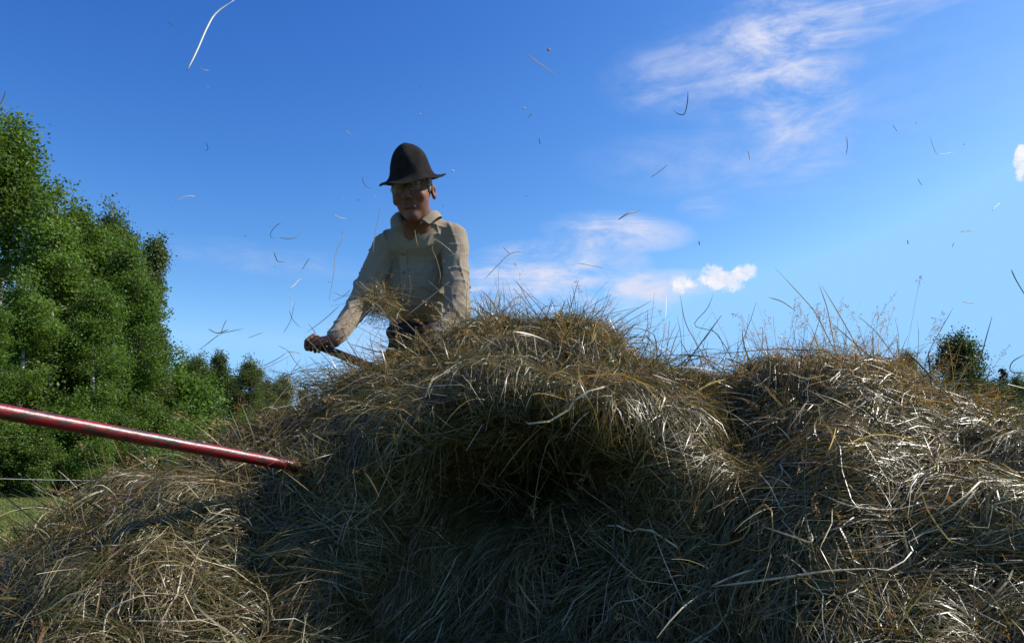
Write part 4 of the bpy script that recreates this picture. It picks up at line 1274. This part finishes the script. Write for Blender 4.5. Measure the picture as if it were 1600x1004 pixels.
# ------------------------------------------------------------------ hay in the air
AIR = "bits of hay flying in the air"
STRAWS = [ # points, depth, width, colour, label
 ([(292, 111), (308, 78), (323, 44), (338, 20), (368, -1)], 1.25, .0050, (.62, .66, .62), "large pale bent straw high at the top left of the sky"),
 ([(274, 314), (290, 307), (303, 307), (306, 311)], 2.2, .0032, PALE, "small bent pale straw in the sky right of the wood's top"),
 ([(439, 348), (430, 354), (423, 364), (424, 371), (434, 373)], 2.3, .0022, DRK, "hook shaped dark straw in the sky left of the man's chest"),
 ([(437, 371), (450, 373), (462, 371), (469, 365)], 2.3, .0028, DRK, "shallow curved dark straw just under the hook shaped one"),
 ([(428, 394), (431, 402), (434, 408), (446, 409)], 2.3, .0034, (.12, .07, .05), "dark V shaped straw below the curved straws left of the man"),
 ([(472, 421), (484, 402)], 2.3, .0028, DRK, "short straight dark straw left of the man's upper arm"),
 ([(450, 451), (459, 446), (464, 440), (471, 434)], 2.2, .0034, PALE, "short bright white straw left of the man's upper arm"),
 ([(822, 84), (845, 101), (871, 119)], 1.9, .0032, PALE, "straight pale straw high in the sky right above the man"),
 ([(1075, 143), (1074, 160), (1070, 177), (1062, 179), (1052, 173)], 2.0, .0036, (.14, .09, .06), "dark J shaped straw in front of the big wispy cloud"),
 ([(1017, 277), (1030, 268), (1045, 256)], 2.1, .0026, DRK, "straight dark straw below the big wispy cloud"),
 ([(966, 343), (980, 334), (990, 331), (999, 328)], 2.0, .0052, (.13, .10, .08), "thick dark seed head drifting over the small cloud bank"),
 ([(1323, 214), (1324, 230), (1322, 242)], 2.2, .0032, TAN, "upright tan straw right of the big wispy cloud"),
 ([(566, 275), (568, 286), (574, 292), (581, 295)], 2.4, .0022, DRK, "thin curved dark straw left of the hat brim"),
 ([(539, 203), (546, 208), (551, 214)], 2.4, .0022, PALE, "tiny pale straw left above the hat"),
 ([(595, 321), (590, 345), (585, 370), (583, 398)], 2.6, .0028, PALE, "long upright pale straw by the man's left-hand shoulder"),
 ([(521, 335), (532, 340), (543, 342)], 2.3, .0026, PALE, "short level pale straw left of the man's collar"),
 ([(514, 470), (521, 430), (525, 395), (537, 368), (530, 360)], 2.5, .0026, TAN, "long upright tan stalk left of the man's elbow"),
 ([(757, 436), (778, 414), (796, 397), (812, 393), (821, 394)], 2.5, .0030, TAN, "long bent tan stalk rising right of the man's arm"),
 ([(797, 397), (790, 390), (786, 385)], 2.5, .0034, TAN, "short tan scrap at the bend of the long stalk right of the man"),
 ([(312, 546), (335, 528), (345, 521), (362, 517), (382, 513)], 2.1, .0028, DRK, "crossing dark straw over the distant birches, longest of the tangle"),
 ([(326, 514), (340, 520), (358, 514)], 2.1, .0040, DRK, "short dark straw in the tangle over the distant birches"),
 ([(354, 499), (348, 512), (345, 523)], 2.12, .0022, DRK, "upright dark straw in the tangle over the distant birches"),
 ([(409, 572), (425, 565), (440, 556), (449, 549)], 2.3, .0028, DRK, "slightly curved dark straw over the gap beside the distant birches"),
 ([(449, 549), (462, 550), (470, 553)], 2.3, .0034, TAN, "short tan straw touching the curved dark one beside the distant birches"),
 ([(388, 528), (400, 523), (412, 519)], 2.3, .0022, DRK, "faint straight straw above the right distant birch"),
 ([(903, 411), (925, 415), (945, 419)], 2.3, .0024, TAN, "level tan straw over the wide cloud right of the man"),
 ([(1453, 213), (1460, 234), (1466, 241), (1480, 240), (1495, 237)], 2.2, .0020, PALE, "thin L shaped straw high at the right of the sky"),
 ([(1501, 362), (1523, 359)], 2.2, .0030, TAN, "short level straw at the right of the sky"),
 ([(1550, 329), (1557, 322), (1563, 316)], 2.2, .0028, TAN, "short slanting straw near the right edge of the sky"),
 ([(1504, 471), (1522, 474)], 2.2, .0030, TAN, "short level straw above the lone round birch"),
 ([(1395, 196), (1399, 201), (1402, 206)], 2.2, .0030, PALE, "tiny pale scrap high right of the big wispy cloud"),
 ([(-4, 170), (4, 158), (9, 142)], 1.6, .0045, DRK, "dark straw at the left edge above the wood"),
 ([(1580, 421), (1588, 438), (1606, 468)], 1.9, .0036, GRN, "dark green stalk slanting in from the right edge"),
 ([(262, 34), (270, 40), (279, 45)], 2.0, .0020, DRK, "faint dark scrap left of the large pale straw"),
 ([(309, 102), (318, 109), (328, 110)], 2.0, .0020, TAN, "faint scrap right of the foot of the large pale straw"),
 ([(322, 222), (325, 232), (321, 236)], 2.0, .0022, DRK, "tiny dark scrap midway between the wood and the hat"),
 ([(842, 216), (844, 226)], 2.2, .0030, DRK, "tiny upright dark scrap right above the hat"),
 ([(1434, 279), (1438, 286), (1442, 290)], 2.2, .0024, TAN, "tiny slanting scrap midway between J shaped straw and right edge"),
 ([(1169, 235), (1171, 246), (1172, 250)], 2.2, .0034, PALE, "tiny pale upright straw below the big wispy cloud"),
 ([(1418, 375), (1419, 382)], 2.2, .0034, DRK, "tiny dark upright scrap over the right hay heap's tall stalks"),
 ([(1092, 377), (1093, 383)], 2.2, .0042, DRK, "dark speck of hay between the cloud bank and the white puffs"),
 ([(265, 366), (272, 365)], 2.2, .0034, DRK, "small dark fleck right of the drooping birch's top"),
 ([(443, 520), (454, 500), (461, 470)], 2.5, .0022, DRK, "thin dark stalk upright over the man's hand"),
 ([(452, 485), (458, 500), (470, 512)], 2.4, .0022, DRK, "thin dark straw slanting above the man's hand"),
 ([(482, 505), (492, 522), (485, 545)], 2.5, .0020, DRK, "thin bent stalk just left of the man's wrist"),
 ([(455, 480), (456, 470), (452, 462)], 2.3, .0030, PALE, "short pale scrap above the thin stalks by the man's hand"),
 ([(435, 540), (450, 548), (462, 566), (478, 583)], 2.4, .0024, DRK, "dark slanting straw below the man's hand"),
 ([(468, 572), (480, 580), (488, 594), (497, 600)], 2.3, .0030, TAN, "tan bent straw between the man's hand and the spruces"),
 ([(420, 640), (455, 632), (480, 618), (520, 606)], 2.3, .0036, PALE, "long pale straw in front of the distant spruces"),
 ([(634, 494), (665, 470), (702, 440)], 2.75, .0042, PALE, "long pale straw slanting up across the man's chest"),
 ([(679, 375), (675, 388), (682, 405), (688, 430), (684, 448)], 2.9, .0045, TAN, "brown drooping seed head in front of the man's chest"),
 ([(648, 359), (650, 372), (653, 385)], 2.9, .0030, PALE, "short pale straw hanging at the man's open collar"),
 ([(678, 372), (694, 383), (710, 397)], 2.9, .0026, PALE, "thin pale straw over the shirt below the man's shoulder"),
 ([(598, 425), (592, 440), (588, 452)], 2.85, .0028, TAN, "short tan straw in front of the man's shirt beside his bent arm"),
 ([(640, 430), (642, 450), (638, 470), (641, 482)], 2.85, .0028, TAN, "crooked tan stem hanging before the shirt buttons"),
 ([(520, 470), (545, 462), (575, 470)], 2.75, .0026, TAN, "tan straw lying across the man's bent forearm"),
 ([(540, 525), (575, 485), (600, 462)], 2.75, .0024, PALE, "thin pale straw slanting over the inside of the bent elbow"),
 ([(530, 478), (505, 500), (478, 520)], 2.6, .0028, DRK, "dark straw crossing the sky beside the bent forearm"),
 ([(548, 452), (535, 462), (520, 455)], 2.6, .0026, TAN, "curled tan straw above the bent elbow"),
 ([(575, 548), (590, 520), (600, 500)], 2.75, .0022, TAN, "thin upright stalk in the gap between the arm and the trousers"),
 ([(550, 560), (558, 535), (570, 515)], 2.75, .0020, TAN, "thin stalk in the gap between the hand and the trousers"),
 ([(686, 500), (688, 530), (692, 560)], 2.62, .0030, PALE, "pale upright straw before the man's lower sleeve"),
 ([(470, 560), (450, 590), (440, 610)], 2.5, .0022, DRK, "thin dark stalk leaning left below the man's hand"),
 ([(1430, 190), (1432, 196)], 2.2, .002, PALE, "pale speck alone in the blue at the upper right"),
]
for pts, Y, w, col, lab in STRAWS:
    world_pts = [at(px, py, Y + .02 * i) for i, (px, py) in enumerate(pts)]
    o = blade(world_pts, w * .78, col, "flying_straw", None, world_pts[0], k=16, tip=(.4, .2))
    tag(o, lab, "straw", AIR)
# flecks of chaff too small to tell apart
for k in range(26):
    px, py, Y = (rng.normal(560, 90), rng.normal(440, 110), rng.uniform(2.0, 2.7)) if k < 15 else (rng.uniform(250, 1550), rng.uniform(20, 400), rng.uniform(1.8, 2.4))
    p = at(px, py, Y); d = unit(rng.normal(size=3)) * rng.uniform(.003, .010)
    o = blade([p - d, p + rng.normal(size=3) * .0012, p + d], rng.uniform(.0010, .0022), (PALE, TAN, DRK)[k % 3], "chaff_fleck", None, p, k=6)
    tag(o, "tiny fleck of chaff drifting in the blue sky", "chaff", "flecks of chaff in the sky")
# fluffy seeds
m_fluff = noisy("seed_fluff", (.7, .68, .64), (.8, .78, .75), 300, .9)
m_fluffp = noisy("reddish_seed", (.55, .32, .24), (.66, .42, .32), 300, .9)
for px, py, Y, r_, mt, lab in ((707, 267, 2.4, .0040, m_fluff, "round white seed fluff in the sky right of the hat"),
                               (857, 78, 1.9, .0045, m_fluffp, "reddish seed husk high in the sky above the straight pale straw"),
                               (819, 169, 1.9, .0030, m_fluff, "small white seed below the straight pale straw")):
    c = at(px, py, Y)
    o = solid("flying_seed", [ell(c, (r_, r_ * .8, r_ * .75), None, .001), cap(c, c + np.array([r_ * 1.2, 0, -r_ * .6]), r_ * .4, r_ * .2, .002), cap(c, c + np.array([-r_ * .9, 0, r_ * .7]), r_ * .4, r_ * .25, .002)], r_ / 6, mt, None, c)
    tag(o, lab, "seed", AIR)

# tuft of hay hanging off the man's arm
tc_ = at(592, 476, 2.92)
tb = Bag()
n = 650
c = tc_ + rng.normal(size=(n, 3)) * np.array([.035, .04, .03])
d = unit(rng.normal(size=(n, 3)) + np.array([.9, 0, -.6]))
Ls = rng.gamma(2.2, .028, n) + .02
s = np.linspace(-.5, .5, 6)[None, :, None]
P = c[:, None] + d[:, None] * s * Ls[:, None, None] + unit(rng.normal(size=(n, 3)))[:, None] * (s ** 2) * (Ls * .5)[:, None, None]
tb.put(*ribbons(P, rng.uniform(.0007, .0022, n)[:, None] * np.array([.5, 1, 1, 1, .8, .2])[None], colours(n)))
br, spk, o1, o2 = panicles(P[:60], None, 14, .02)
tb.put(*ribbons(br, np.full((len(br), 3), .0005), np.repeat([[.3, .2, .1]], len(br), 0)))
tb.put(*ribbons(spk, np.array([[.0002, 1, .0002]]) * rng.uniform(.0012, .0024, (len(spk), 1)), np.repeat([[.36, .26, .14]], len(spk), 0)))
tag(tb.build("hay_tuft", M_STRAW, None, tc_), "tangled tuft of hay caught on the man's bent arm", "hay tuft")
# wisps thrown up over the left shoulder of the middle heap
tw = Bag()
n = 900
c = at(540, 606, 2.62) + rng.normal(size=(n, 3)) * np.array([.12, .10, .032])
d = unit(rng.normal(size=(n, 3)) * np.array([1, .6, .5]) + np.array([-.9, 0, .15]))
Ls = rng.gamma(2.2, .045, n) + .02
P = c[:, None] + d[:, None] * s * Ls[:, None, None] + unit(rng.normal(size=(n, 3)))[:, None] * (s ** 2) * (Ls * .5)[:, None, None]
tw.put(*ribbons(P, rng.uniform(.0007, .0022, n)[:, None] * np.array([.5, 1, 1, 1, .8, .2])[None], colours(n)))
tag(tw.build("hay_tuft", M_STRAW, None, at(545, 588, 2.62)), "loose wispy tuft of hay spilling left under the tool handle", "hay tuft")
